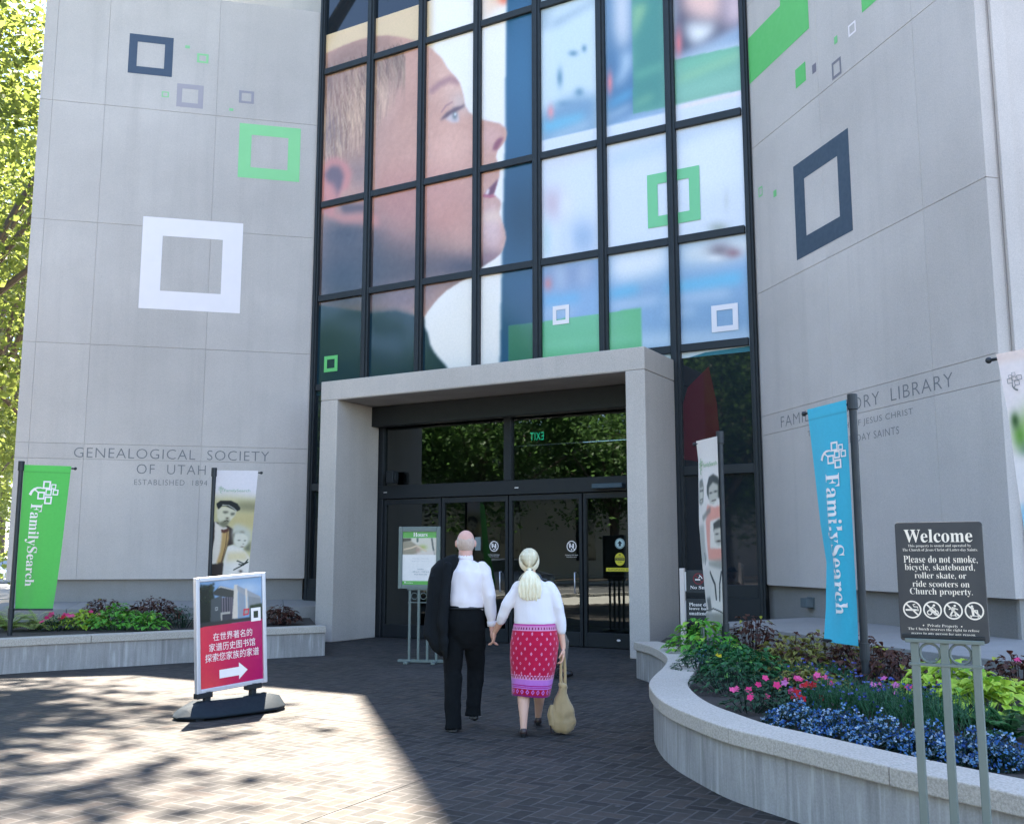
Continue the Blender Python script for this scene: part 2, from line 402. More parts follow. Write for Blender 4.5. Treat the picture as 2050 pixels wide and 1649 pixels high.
    def build(s, name, fn, mat, parent=None, label=None, smooth=False, two=False):
        me = np_mesh(name, [fn(u, v) for u, v in s.v], s.f)
        return link(name, me, mat, parent, label)
def frame_fn(o, U, V, N=None, off=0.002):
    o, U, V = np.array(o, float), np.array(U, float), np.array(V, float)
    n = np.cross(U, V); n /= np.linalg.norm(n); o = o + n * off
    return lambda u, v: o + U * u + V * v

class Canvas:
    """small painted picture, kept as vertex colours of a fine grid (printed pictures only)"""
    def __init__(s, w, h, base, to=None):
        s.w, s.h = w, h; s.a = np.zeros((h, w, 3)); s.a[:] = np.array(base, float); s.to = to or (lambda p: p)
        s.X, s.Y = np.meshgrid(np.arange(w) + 0.0, np.arange(h) + 0.0)
    def pts(s, P): return np.array([s.to(p) for p in P], float)
    def blur(s, m, r):
        if r < 0.3: return m
        k = int(math.ceil(r * 2.5)); g = np.exp(-0.5 * (np.arange(-k, k + 1) / r) ** 2); g /= g.sum()
        mp = np.pad(m, k, mode='edge')
        mp = np.apply_along_axis(lambda q: np.convolve(q, g, 'valid'), 1, mp)
        return np.apply_along_axis(lambda q: np.convolve(q, g, 'valid'), 0, mp)
    def inside(s, P):
        n = len(P); acc = np.zeros((s.h, s.w))
        for dx, dy in ((-.25, -.25), (.25, -.25), (-.25, .25), (.25, .25)):
            X, Y = s.X + dx, s.Y + dy; m = np.zeros((s.h, s.w), bool)
            for i in range(n):
                x0, y0 = P[i]; x1, y1 = P[(i + 1) % n]
                if y0 == y1: continue
                c = ((y0 > Y) != (y1 > Y)) & (X < (x1 - x0) * (Y - y0) / (y1 - y0) + x0); m ^= c
            acc += m
        return acc / 4
    def mask(s, P, blur=0.0): return s.blur(s.inside(s.pts(P)), blur)
    def paint(s, m, col, al=1.0):
        m = (m * al)[..., None]; s.a = s.a * (1 - m) + np.array(col, float) * m
    def poly(s, P, col, blur=0.0, al=1.0, clip=None):
        m = s.mask(P, blur)
        if clip is not None: m = m * clip
        s.paint(m, col, al)
    def blob(s, c, e, col, al=1.0, clip=None, p=2.0):
        """soft spot: centre c, e a point on its rim along x, and along y"""
        c0 = s.pts([c])[0]; q = s.pts([(c[0] + e[0], c[1]), (c[0], c[1] + e[1])]) - c0
        A = np.array([[q[0][0], q[1][0]], [q[0][1], q[1][1]]]); I = np.linalg.inv(A)
        dx, dy = s.X - c0[0], s.Y - c0[1]
        m = np.exp(-((I[0, 0] * dx + I[0, 1] * dy) ** 2 + (I[1, 0] * dx + I[1, 1] * dy) ** 2) ** (p / 2))
        if clip is not None: m = m * clip
        s.paint(m, col, al)
    def stroke(s, P, w, col, blur=0.6, al=1.0, clip=None):
        P = s.pts(P); n = len(P); q = w + 3 * blur + 2
        xa, ya = np.maximum(P.min(0) - q, 0).astype(int); xb, yb = np.minimum(P.max(0) + q + 1, (s.w, s.h)).astype(int)
        if xb <= xa or yb <= ya: return
        XX, YY = s.X[ya:yb, xa:xb], s.Y[ya:yb, xa:xb]; d = np.full(XX.shape, 1e9)
        for i in range(n - 1):
            a, b = P[i], P[i + 1]; ab = b - a; L = max(1e-9, ab @ ab)
            t = np.clip(((XX - a[0]) * ab[0] + (YY - a[1]) * ab[1]) / L, 0, 1)
            d = np.minimum(d, np.hypot(XX - a[0] - t * ab[0], YY - a[1] - t * ab[1]))
        m = np.clip((w / 2 - d) / max(blur, 0.3) + 0.5, 0, 1)
        if clip is not None: m = m * clip[ya:yb, xa:xb]
        m = (m * al)[..., None]; s.a[ya:yb, xa:xb] = s.a[ya:yb, xa:xb] * (1 - m) + np.array(col, float) * m
    def albedo(s, k):
        c = np.clip(s.a / 255.0, 0, 1); l = np.where(c <= 0.04045, c / 12.92, ((c + 0.055) / 1.055) ** 2.4)
        return np.clip(l * k * np.array(DAYLIGHT), 0.004, 0.88)
    def mesh(s, name, fn, k=0.8, x0=0, x1=None, y0=0, y1=None):
        """fn maps (column 0..1, row 0..1 from the bottom) to a point; the canvas row 0 is the bottom"""
        x1 = s.w - 1 if x1 is None else x1; y1 = s.h - 1 if y1 is None else y1
        xs, ys = np.arange(x0, x1 + 1), np.arange(y0, y1 + 1); nx, ny = len(xs), len(ys)
        V = [fn(x / (s.w - 1), y / (s.h - 1)) for y in ys for x in xs]
        F = [(r * nx + c, r * nx + c + 1, (r + 1) * nx + c + 1, (r + 1) * nx + c) for r in range(ny - 1) for c in range(nx - 1)]
        me = np_mesh(name, V, F); color_attr(me, s.albedo(k)[y0:y1 + 1, x0:x1 + 1].reshape(-1, 3)); return me
# ================================================================ ground and streets
def sheet(name, x0, x1, y0, y1, z, mat):
    o = link(name, np_mesh(name, [(x0, y0, z), (x1, y0, z), (x1, y1, z), (x0, y1, z)], [(0, 1, 2, 3)]), mat); o['kind'] = 'structure'; return o
sheet('plaza_ground', -400, 400, -400, 400, 0.0, paver_mat())
sheet('sidewalk', -16.5, -11.5, -120, 200, 0.004, M['pavement'])
sheet('road', -31.0, -16.7, -120, 200, 0.004, M['asphalt'])
sheet('far_sidewalk', -36.0, -31.2, -120, 200, 0.004, M['pavement'])
sheet('cross_road', -16.4, 120, -26.0, -14.0, 0.006, M['asphalt'])
k = MB(); k.box(-16.7, -16.5, -120, 200, 0.0, 0.12); o = k.build('kerb', M['pavement'], bevel=0.02); o['kind'] = 'structure'
k = MB(); k.box(-31.2, -31.0, -120, 200, 0.0, 0.12); o = k.build('far_kerb', M['pavement'], bevel=0.02); o['kind'] = 'structure'
k = MB()
for i in range(-12, 24): k.box(-23.95, -23.8, i * 8.0, i * 8.0 + 3.2, 0.0055, 0.008)
o = k.build('lane_marking', M['white']); o['kind'] = 'structure'
k = MB(); ja, jb = gnd(600, 1649), gnd(880, 1546); jd = jb - ja; jd /= np.linalg.norm(jd); jn = np.array([-jd[1], jd[0], 0])
for a, b in ((ja - jd * 2, jb + jd * 1.2), (gnd(590, 1433), gnd(800, 1455))):
    d = (b - a) / np.linalg.norm(b - a); n = np.array([-d[1], d[0], 0]) * 0.006
    k.add([a - n + (0, 0, .003), b - n + (0, 0, .003), b + n + (0, 0, .003), a + n + (0, 0, .003)], [(0, 1, 2, 3)])
o = k.build('expansion_joint', plain('dark_joint', (.035, .032, .03), .9), recalc=False); o['kind'] = 'structure'

# ================================================================ the library building
bld = thing('library_building', (0, 19, 0), 'pale concrete library with a tall gridded glass front showing a boy in profile', 'building')
uL = LW.uz(45, 683)[0]; uRw = RW.uz(2033, 1199)[0]; HT = 13.3; ZB = 1.08

def panel_wall(pl, us, zs, name, label, depth=0.5, gap=0.005):
    m = MB()
    m.pbox(pl, us[0] + .01, us[-1] - .01, zs[0] + .01, zs[-1] - .01, -depth, -0.012, 1)
    for a, b in zip(us[:-1], us[1:]):
        for c, d in zip(zs[:-1], zs[1:]):
            m.pbox(pl, a + gap * .3, b - gap * .3, c + gap / 2, d - gap / 2, -0.05, 0.0, 0)
    return m.build(name, [M['wall'], M['joint']], bld, label, bevel=0.003, seg=1)
lus = [uL, LW.uz(68, 740)[0], LW.uz(174, 800)[0], LW.uz(412, 698)[0], -0.07]
wall_l = panel_wall(LW, lus, [ZB, 3.40, 3.70, 5.68, 8.18, 10.69, HT], 'wall', 'wing wall carved GENEALOGICAL SOCIETY OF UTAH with square emblems', 5.0)
rus = [0.06, RW.uz(1656, 557)[0], RW.uz(1856, 557)[0], uRw]
wall_r = panel_wall(RW, rus, [ZB, 3.41, 3.715, 5.71, 8.18, 10.69, HT], 'wall', 'wing wall carved FAMILY HISTORY LIBRARY seen at a steep angle', 0.45)
EC = RW.P(uRw, 0); EW = Plane(EC[:2], -14.5)
wall_e = panel_wall(EW, [0.0, 0.16, 0.36, 3.2, 6.0], [ZB, 3.41, 5.71, 8.18, 10.69, HT], 'wall', 'end wall of the wing at the edge of the photo', 6.0)
m = MB(); m.pbox(EW, 0.17, 0.35, ZB, HT, 0.012, 0.06); m.pbox(EW, 0.37, 0.9, ZB + .3, HT, 0.012, 0.03)
m.build('pilaster', M['wall'], wall_e, bevel=0.006)
m = MB()
m.pbox(LW, uL + .06, -0.1, 0.0, ZB - .002, -4.9, -0.10); m.build('plinth', M['plinth'], bld, bevel=0.005)
m = MB(); m.pbox(RW, 0.1, uRw - .06, 0.0, ZB - .002, -0.4, -0.10); m.build('plinth', M['plinth'], bld, bevel=0.005)
m = MB(); m.pbox(EW, 0.1, 5.9, 0.0, ZB - .002, -5.8, -0.10); m.build('plinth', M['plinth'], bld, bevel=0.005)
# sloping-backed ledges (seat-high base course) in front of the plinths
a, b = gnd(133, 1218, .6), gnd(568, 1213, .6); d = (b - a) / np.linalg.norm(b - a)
lf = [a - d * 2.6, a - d * 0.004]; lf2 = [a + d * 0.004, b]
def ledge(front, backpl, name):
    m = MB()
    for p, q in zip(front[:-1], front[1:]):
        def bk(r):
            t = (backpl.c - .12) - float(backpl.n @ np.array(r[:2])); return (r[0] + backpl.n[0] * t, r[1] + backpl.n[1] * t)
        s = np.array(q[:2]) - np.array(p[:2]); s /= np.linalg.norm(s); e = s * .004
        P_, Q_ = np.array(p[:2]) + e, np.array(q[:2]) - e; bq, bp = bk(Q_), bk(P_)
        m.hexa([(*P_, 0), (*Q_, 0), (*bq, 0), (*bp, 0)], [(*P_, .6), (*Q_, .6), (*bq, .66), (*bp, .66)])
    return m.build(name, M['plinth'], bld, bevel=0.008)
ledge([a - d * 3.2, a, b, b + d * 0.95], LW, 'ledge')
ledge([(4.95, 7.2), (4.42, 9.25), (3.86, 10.75), (3.36, 12.8), (2.62, 14.3)][::-1], RW, 'ledge')
# unseen masses added above the frame, shaped to cast the plaza's shadow edges
m = MB(); m.pbox(GL, -6.6, 0.35, 0.0, 19.3, -12.0, -0.6)
m.build('shadow_caster_low', M['wall'], bld)
m = MB(); m.pbox(GL, 0.46, 9.3, 14.6, 31.0, -12.0, -0.02)
m.build('shadow_caster_tall', M['wall'], bld)

# ---------------------------------------------------------------- curtain wall
cu = [GL.uz(x, 300)[0] for x in (643, 741, 845, 957, 1076.5, 1206.5, 1345.5, 1500)]
cu[0] = 0.03; cu[-1] = GL.uz(1497, 300)[0]
zr = [4.96, 6.84, 8.88, 11.87, 14.45]
m = MB(); g = MB()
ztop = 14.5
for i, u in enumerate(cu):
    w = 0.085 if 0 < i < 7 else 0.06
    z0 = 0.6 if i in (0, 7, 6) else 4.55
    m.pbox(GL, u - w, u + w, z0, ztop, -0.10, 0.075); g.pbox(GL, u - w * .42, u + w * .42, z0, ztop, 0.07, 0.105)
for z in zr:
    for a, b in zip(cu[:-1], cu[1:]):
        m.pbox(GL, a + .086, b - .086, z - .065, z + .065, -0.09, 0.068)
for z, h in ((2.91, .075), (0.98, .10)):
    m.pbox(GL, cu[6] + .086, cu[7] - .061, z - h, z + h, -0.09, 0.068); m.pbox(GL, cu[0] + .061, cu[1] - .086, z - h, z + h, -0.09, 0.068)
m.pbox(GL, cu[6] + .02, cu[7] + .06, 0.40, 0.88, -0.12, 0.09); m.pbox(GL, cu[0] - .06, cu[1] - .02, 0.40, 0.88, -0.12, 0.09)
fr = m.build('curtain_wall_frame', M['frame'], bld, bevel=0.006, seg=1)
g.build('mullion_cap', M['frame'], fr, bevel=0.006, seg=1)

# ---- the printed picture on the glass: a boy's profile against blurred screens
U0, U1, Z0, Z1 = cu[0], cu[-1], 4.80, 12.75
CW, CH = 380, 324
def to_mural(p):
    u, z = GL.uz(p[0], p[1]); return ((u - U0) / (U1 - U0) * (CW - 1), (z - Z0) / (Z1 - Z0) * (CH - 1))
c = Canvas(CW, CH, (226, 228, 230), to_mural)
A_ = lambda *q: [(600 + x / 4.1, y / 4.1) for x, y in q]
B_ = lambda *q: [(600 + x / 3.834, 350 + y / 3.834) for x, y in q]
C_ = lambda *q: [(1050 + x / 4.1, y / 4.1) for x, y in q]
D_ = lambda *q: [(1050 + x / 3.834, 350 + y / 3.834) for x, y in q]
# tan wall top left, pale wall, dark navy post
c.poly(A_((100, -400), (1090, -400), (1085, 600), (100, 900)), (206, 186, 152), 3)
c.blob(A_((600, -20))[0], (70, 30), (186, 166, 134), .8)
c.poly(A_((1500, -200), (1705, -200), (1700, 20), (1500, 170)), (240, 205, 190), 4); c.blob(A_((1680, 0))[0], (14, 10), (225, 120, 100), .9)
post = c.mask([(1016, -150), (1079, -150), (1079, 330), (1079, 760), (1000, 760), (1006, 500), (1012, 250)], 1.0)
c.paint(post, (40, 84, 118)); c.blob((1045, 150), (60, 120), (52, 104, 142), .7, post); c.blob((1045, 440), (60, 90), (22, 56, 78), .9, post)
c.blob((1045, 620), (60, 70), (34, 72, 104), .7, post)
# head and neck
head_px = A_((205, 445), (330, 388), (480, 330), (620, 300), (720, 292), (850, 310), (980, 345), (1080, 400), (1165, 480), (1210, 560), (1280, 640), (1315, 690), (1330, 740), (1345, 800), (1356, 868), (1385, 918), (1420, 945), (1500, 985), (1560, 998), (1640, 1015), (1688, 1050), (1702, 1092), (1690, 1150), (1650, 1205), (1622, 1240), (1610, 1290), (1622, 1330), (1640, 1390), (1642, 1440), (1625, 1490), (1606, 1560), (1590, 1604), (1612, 1612)) \
    + B_((1536, 195), (1545, 222), (1538, 262), (1527, 295), (1540, 330), (1560, 380), (1580, 440), (1584, 490), (1570, 550), (1545, 600), (1500, 640), (1400, 705), (1325, 770), (1220, 828), (1130, 885), (1060, 950), (1010, 1010), (958, 1085), (930, 1200), (-60, 1200), (-60, 700)) + A_((-60, 900), (100, 500))
hm = c.mask(head_px, 0.6)
c.paint(hm, (191, 150, 135))
for px, e, col, al in (((905, 160), (50, 66), (212, 178, 166), .8), ((925, 205), (24, 22), (190, 178, 178), .7), ((800, 250), (64, 110), (182, 142, 126), .7), ((880, 380), (70, 60), (192, 140, 132), .6), ((690, 200), (70, 90), (158, 134, 134), .9), ((900, 300), (60, 50), (214, 172, 158), .8),
                       ((790, 400), (60, 60), (184, 130, 116), .7), ((890, 440), (60, 40), (190, 138, 124), .8), ((985, 460), (26, 60), (206, 180, 184), .9), ((985, 275), (26, 30), (206, 166, 160), .8),
                       ((760, 500), (100, 50), (118, 94, 88), .8), ((800, 540), (115, 50), (78, 68, 68), .95), ((930, 535), (74, 26), (66, 60, 70), .95), ((690, 560), (95, 95), (40, 48, 58), 1.0), ((800, 420), (50, 60), (170, 122, 116), .6), ((690, 470), (60, 40), (58, 62, 72), .9),
                       ((800, 600), (60, 30), (120, 104, 112), .8), ((985, 515), (26, 14), (140, 110, 118), .8)):
    c.blob(px, e, col, al, hm)
# hair: short and fair, growing back from the brow, darker at the crown and nape
c.poly(A_((160, 560), (330, 392), (480, 336), (620, 308), (800, 320), (900, 345), (850, 440), (760, 560), (720, 760), (660, 940), (610, 1150), (540, 1330), (420, 1480), (300, 1300), (160, 1250)), (160, 128, 110), 9, .8, hm)
c.poly(A_((180, 600), (330, 420), (480, 350), (640, 306), (800, 312), (700, 400), (480, 470), (300, 640), (200, 800)), (118, 94, 84), 8, .7, hm)
c.blob(A_((260, 1120))[0], (26, 50), (112, 98, 100), .8, hm); c.blob(A_((480, 1420))[0], (26, 34), (128, 112, 112), .7, hm)
hr = random.Random(5)
for k_ in range(900):
    u_, v_ = hr.random(), hr.random() ** .8; x0 = 190 + 640 * u_; y0 = 330 + 180 * (1 - u_) + v_ * (880 - 620 * u_)
    if y0 < 470 - .2 * x0: continue
    bend = 50 + 110 * u_; ln = hr.uniform(90, 260); tone = hr.random(); shd = .62 + .38 * min(1, max(0, (y0 - 420) / 300)) * (.7 + .3 * u_)
    col = tuple(q * shd for q in ((226, 198, 168) if tone > .58 else (188, 154, 128) if tone > .26 else (120, 92, 78)))
    c.stroke(A_((x0, y0), (x0 + bend * .25, y0 + ln * .5), (x0 + bend * .2, y0 + ln)), hr.uniform(.7, 1.6), col, .7, hr.uniform(.15, .42) * (1 - .75 * max(0, u_ + v_ - 1.05)), hm)
c.poly(A_((640, 760), (720, 640), (800, 600), (830, 640), (780, 800), (720, 940), (660, 1080)), (206, 176, 168), 9, .45, hm)
# skin grain of the print
gn = np.random.default_rng(3); gr = c.blur(gn.normal(size=(CH, CW)), 1.0) * 6 + c.blur(gn.normal(size=(CH, CW)), 6.0) * 30; c.a += (gr * hm)[..., None]
# ear
c.poly(A_((190, 1360), (230, 1300), (310, 1290), (390, 1340), (430, 1420), (400, 1560)) + B_((330, 120), (280, 230), (250, 330), (170, 300), (150, 100)), (188, 126, 122), 2.0, .9, hm)
c.poly(A_((205, 1430), (260, 1360), (330, 1370), (365, 1440), (340, 1540), (300, 1620), (250, 1560)), (92, 80, 92), 2, .9, hm)
c.poly(B_((180, 60), (250, 60), (290, 130), (270, 210), (190, 210)), (196, 132, 126), 2.5, .85, hm)
c.poly(B_((215, 265), (330, 300), (480, 290), (600, 300), (620, 380), (600, 410), (500, 375), (330, 375), (240, 330)), (192, 132, 124), 2.5, .85, hm)
c.poly(B_((300, 225), (500, 225), (500, 275), (340, 290)), (70, 62, 74), 2, .8, hm)
# brow, eye, nostril, mouth
c.stroke(A_((1090, 740), (1150, 690), (1230, 650), (1300, 665)), 6, (150, 112, 118), 4, .7, hm)
c.poly(A_((1150, 990), (1200, 930), (1270, 885), (1360, 858), (1350, 878), (1290, 915), (1230, 960)), (84, 66, 78), 1.0, .9, hm)
c.poly(A_((1195, 980), (1245, 935), (1300, 930), (1310, 1000), (1260, 1010)), (196, 190, 200), 1.0, .9, hm); c.blob(A_((1272, 950))[0], (5, 8), (88, 100, 108), .9, hm); c.blob(A_((1276, 940))[0], (2, 3), (230, 240, 246), .9, hm)
c.stroke(A_((1165, 920), (1200, 870), (1250, 840)), 1.8, (150, 112, 120), 1, .6, hm)
c.poly(A_((1580, 1235), (1600, 1170), (1640, 1130), (1675, 1130), (1650, 1185), (1620, 1235)), (132, 76, 90), 1, .95, hm)
c.poly(A_((1515, 1610), (1540, 1560), (1600, 1500), (1640, 1462), (1625, 1520), (1600, 1590), (1560, 1615)), (104, 62, 82), .8, .95, hm)
c.poly(A_((1520, 1600), (1545, 1545), (1560, 1560), (1545, 1605)), (230, 224, 232), .7, .9, hm)
c.stroke(B_((1415, 160), (1460, 168), (1500, 158)), 2.5, (170, 90, 110), 1, .8, hm)
c.poly(B_((1400, 300), (1640, 268), (1640, 345), (1400, 360)), (226, 208, 190), 3, .7, hm)
# dark shirt
sh = B_((-60, 1010), (150, 1000), (560, 1060), (740, 1045), (880, 1085), (955, 1090), (960, 1170), (985, 1220), (1000, 1300), (1025, 1350), (1070, 1410), (1110, 1450), (1145, 1500), (1200, 1620), (-60, 1800))
sm = c.mask(sh, 0.8); c.paint(sm, (24, 50, 64)); c.blob((780, 690), (60, 20), (40, 64, 82), .6, sm)
c.poly(B_((520, 1050), (740, 1035), (890, 1080), (890, 1110), (740, 1062), (560, 1075)), (30, 56, 68), 2, .8)
# three columns of blurred panels on the right
right = c.mask([(1079, -300), (1560, -300), (1560, 800), (1079, 800)], 0.4)
def band(P, col, b=4, al=1.0): c.poly(P, col, b, al, right)
c.paint(right, (196, 214, 228))
band(C_((100, -300), (600, -420), (600, 40), (560, 60), (220, 240), (130, 260)), (150, 172, 190), 3); band(C_((200, 60), (600, -90), (590, 760), (190, 880)), (192, 212, 226), 5)
band(C_((230, 180), (560, 10), (580, 30), (230, 235)), (130, 152, 176), 3, .8)
for q, e in (((290, 640), (6, 18)), ((400, 440), (9, 6)), ((490, 400), (5, 7)), ((450, 760), (9, 9)), ((330, 860), (16, 8))): c.blob(C_(q)[0], e, (96, 136, 160), .85, right)
band(C_((130, 940), (300, 840), (420, 790), (600, 790), (600, 1180), (140, 1290)), (116, 152, 184), 4); band(C_((150, 1010), (480, 930), (490, 985), (170, 1095)), (104, 178, 214), 3)
c.blob(C_((215, 920))[0], (7, 14), (214, 150, 160), .9, right); band(C_((200, 1130), (540, 985), (545, 1040), (200, 1190)), (170, 196, 216), 4)
band(C_((650, -300), (1150, -420), (1150, 900), (900, 950), (690, 1130), (650, 700)), (76, 116, 156), 3)
band(C_((720, -200), (870, -240), (870, 300), (830, 420), (780, 400), (730, 250)), (206, 212, 224), 5); band(C_((790, 440), (880, 420), (880, 540), (790, 700), (740, 700), (800, 560)), (190, 210, 230), 4)
c.blob(C_((700, 680))[0], (6, 22), (220, 130, 140), .9, right)
band(C_((690, 850), (880, 730), (880, 790), (690, 890)), (92, 170, 214), 3); band(C_((690, 940), (880, 850), (880, 890), (690, 985)), (176, 200, 222), 3); band(C_((690, 990), (1160, 860), (1160, 1010), (690, 1130)), (136, 168, 202), 4)
band(C_((1240, -300), (1800, -420), (1800, 200), (1560, 330), (1240, 470)), (52, 52, 72), 4); band(C_((1270, -300), (1640, -400), (1640, 120), (1560, 190), (1400, 170), (1290, 90)), (226, 192, 186), 5)
band(C_((1640, -300), (1800, -400), (1800, 210), (1620, 240)), (206, 186, 196), 5); band(C_((1300, 180), (1560, 190), (1570, 270), (1420, 385), (1340, 340)), (226, 232, 238), 4)
c.blob(C_((1265, 360))[0], (8, 30), (214, 120, 126), .9, right)
band(C_((1240, 480), (1560, 350), (1830, 190), (1830, 330), (1500, 420), (1250, 520)), (134, 160, 196), 4); band(C_((1250, 840), (1830, 720), (1830, 890), (1250, 1010)), (224, 220, 236), 3)
# green transparent square, top
gq = c.mask(C_((875, -300), (1205, -380), (1220, 495), (1840, 362), (1840, 725), (893, 940)), 0.5) * right
c.a = c.a * (1 - gq[..., None] * .82) + (np.array((70, 150, 112)) * .75 + c.a * .25) * gq[..., None] * .82
for P_, col in ((((900, 610), (1140, 520), (1140, 560), (900, 650)), (126, 196, 160)), (((900, 840), (1060, 770), (1060, 810), (900, 880)), (150, 204, 160)), (((1260, 520), (1760, 370), (1760, 420), (1260, 590)), (120, 200, 160)), (((1260, 640), (1780, 420), (1780, 470), (1260, 690)), (160, 216, 160)), (((1260, 720), (1800, 560), (1800, 690), (1260, 830)), (140, 196, 178)), (((890, 60), (1000, 20), (990, 100), (890, 330)), (170, 206, 150))):
    c.poly(C_(*P_), col, 3, .6, gq)
# middle row: pale blue
mid = c.mask(D_((130, -260), (1800, -640), (1800, 400), (1190, 480), (560, 620), (130, 690)), .5) * right
c.paint(mid, (206, 218, 234)); 
for P_, col, al in ((C_((690, 1290), (1800, 960), (1800, 1020), (690, 1360)), (164, 190, 220), .8), (C_((160, 1330), (590, 1230), (590, 1270), (160, 1400)), (196, 196, 214), .7), (C_((1260, 1200), (1700, 1020), (1800, 1060), (1800, 1500), (1400, 1600)), (216, 228, 236), .8)): c.poly(P_, col, 5, al, mid)
c.blob(D_((220, 220))[0], (24, 32), (190, 172, 188), .8, mid); c.blob(D_((320, 240))[0], (16, 30), (212, 220, 234), .9, mid); c.blob(D_((450, 480))[0], (30, 36), (140, 168, 204), .8, mid); c.blob(D_((320, 520))[0], (12, 36), (196, 210, 228), .8, mid)
c.blob(D_((170, 500))[0], (10, 36), (176, 206, 212), .7, mid); c.blob(D_((1550, 200))[0], (6, 22), (190, 200, 204), .7, mid); c.blob(D_((1490, 410))[0], (20, 12), (150, 160, 150), .8, mid)
# lower row: blue banners with white lines
low = c.mask(D_((130, 700), (565, 640), (650, 600), (1800, 440), (1800, 1290), (1200, 1360), (560, 1500), (130, 1500)), .5) * right
c.paint(low, (128, 164, 204))
for P_, col, b, al in ((D_((650, 600), (1110, 520), (1110, 720), (980, 770), (760, 820), (650, 790)), (212, 222, 232), 5, 1), (D_((1190, 540), (1800, 420), (1800, 600), (1500, 680), (1200, 690)), (206, 216, 222), 5, 1),
                       (D_((140, 690), (560, 650), (560, 830), (330, 880), (150, 860)), (128, 146, 180), 5, .9), (D_((230, 700), (300, 690), (310, 860), (260, 880)), (176, 192, 216), 4, .9), (D_((430, 680), (500, 680), (480, 840), (430, 840)), (176, 192, 216), 4, .8),
                       (D_((150, 950), (410, 920), (420, 970), (160, 1000)), (92, 168, 216), 3, .9), (D_((650, 890), (860, 850), (880, 900), (660, 950)), (92, 178, 222), 3, .95), (D_((1090, 850), (1660, 745), (1665, 830), (1210, 890), (1090, 890)), (96, 184, 226), 3, .95),
                       (D_((660, 985), (1020, 930), (1030, 985), (660, 1040)), (176, 198, 226), 3, .9), (D_((1080, 950), (1560, 880), (1580, 930), (1080, 990)), (182, 204, 230), 3, .9), (D_((1080, 1045), (1290, 1015), (1300, 1075), (1080, 1090)), (170, 196, 226), 3, .9),
                       (D_((560, 1240), (1800, 1190), (1800, 1300), (1210, 1330), (560, 1340)), (186, 208, 230), 4, .9), (D_((150, 1030), (380, 1010), (380, 1080), (150, 1100)), (168, 186, 210), 4, .7)): c.poly(P_, col, b, al, low)
c.blob(D_((180, 835))[0], (9, 13), (190, 130, 140), .9, low); c.blob(D_((1500, 580))[0], (24, 16), (120, 110, 118), .85, right); c.blob(D_((1600, 600))[0], (16, 10), (140, 104, 112), .85, right); c.blob(D_((1460, 640))[0], (20, 7), (214, 222, 230), .8, right)
gq = c.mask(D_((-120, 1158), (60, 1140), (300, 1100), (560, 1068), (895, 1020), (905, 1500), (-120, 1600)), .4); c.paint(gq, (96, 178, 128), .93); c.paint(gq * post, (44, 96, 84), .75)
c.poly(D_((140, 1290), (890, 1230), (890, 1270), (140, 1350)), (122, 196, 160), 3, .7, gq)
# make one pane per opening
Zc = [4.80] + zr[1:3] + [11.87, 12.75]
dark_glass = NT('dark_window_glass'); dark_glass.set(col=(0.010, 0.014, 0.018), rough=0.03, spec=0.6); M['dark_glass'] = dark_glass.m
reds = NT('dark_red_film'); reds.set(col=(0.060, 0.012, 0.018), rough=0.06, spec=0.5); M['red_film'] = reds.m
for i in range(7):
    x0 = int(round((cu[i] - U0) / (U1 - U0) * (CW - 1))); x1 = int(round((cu[i + 1] - U0) / (U1 - U0) * (CW - 1)))
    for j in range(4):
        y0 = int(round((Zc[j] - Z0) / (Z1 - Z0) * (CH - 1))); y1 = int(round((Zc[j + 1] - Z0) / (Z1 - Z0) * (CH - 1)))
        link('window_pane', c.mesh('window_pane', lambda a, b: GL.P(U0 + (U1 - U0) * a, Z0 + (Z1 - Z0) * b, 0.0), 0.98, x0, x1, y0, y1), M['print'], bld)
    q = [GL.P(cu[i], 12.75, 0), GL.P(cu[i + 1], 12.75, 0), GL.P(cu[i + 1], 14.45, 0), GL.P(cu[i], 14.45, 0)]
    link('window_pane', np_mesh('window_pane', q, [(0, 1, 2, 3)]), M['dark_glass'], bld)
for i in (0, 6):
    for z0, z1 in ((0.88, 2.91), (2.91, 4.96)):
        if z1 > 4 and i == 6:
            q = [GL.P(cu[i], z0, 0), GL.P(cu[i + 1], z0, 0), GL.P(cu[i + 1], 4.80, 0), GL.P(cu[i], 4.80, 0)]
            o = link('window_pane', np_mesh('window_pane', q, [(0, 1, 2, 3)]), M['dark_glass'], bld, 'dark pane with a dull red printed patch')
            qa = Art(); ua, ub = GL.uz(1366, 800)[0], GL.uz(1435, 800)[0]; qa.poly([(ua, 3.1), (ub + .06, 3.0), (ub, 4.0), (ub - .12, 4.62), (ua + .1, 4.3), (ua, 4.0)])
            qa.build('red_patch', lambda u, v: GL.P(u, v, .004), M['red_film'], o)
            qa = Art(); qa.poly([(cu[6] + .2, 4.80), (cu[7] - .06, 4.80), (cu[7] - .06, 4.89), (cu[6] + .5, 4.86)]); qa.build('blue_patch', lambda u, v: GL.P(u, v, .004), flat('cyan_film', (40, 120, 140)), o)
        else:
            q = [GL.P(cu[i], z0, 0), GL.P(cu[i + 1], z0, 0), GL.P(cu[i + 1], min(z1, 4.80), 0), GL.P(cu[i], min(z1, 4.80), 0)]
            link('window_pane', np_mesh('window_pane', q, [(0, 1, 2, 3)]), M['dark_glass'], bld)

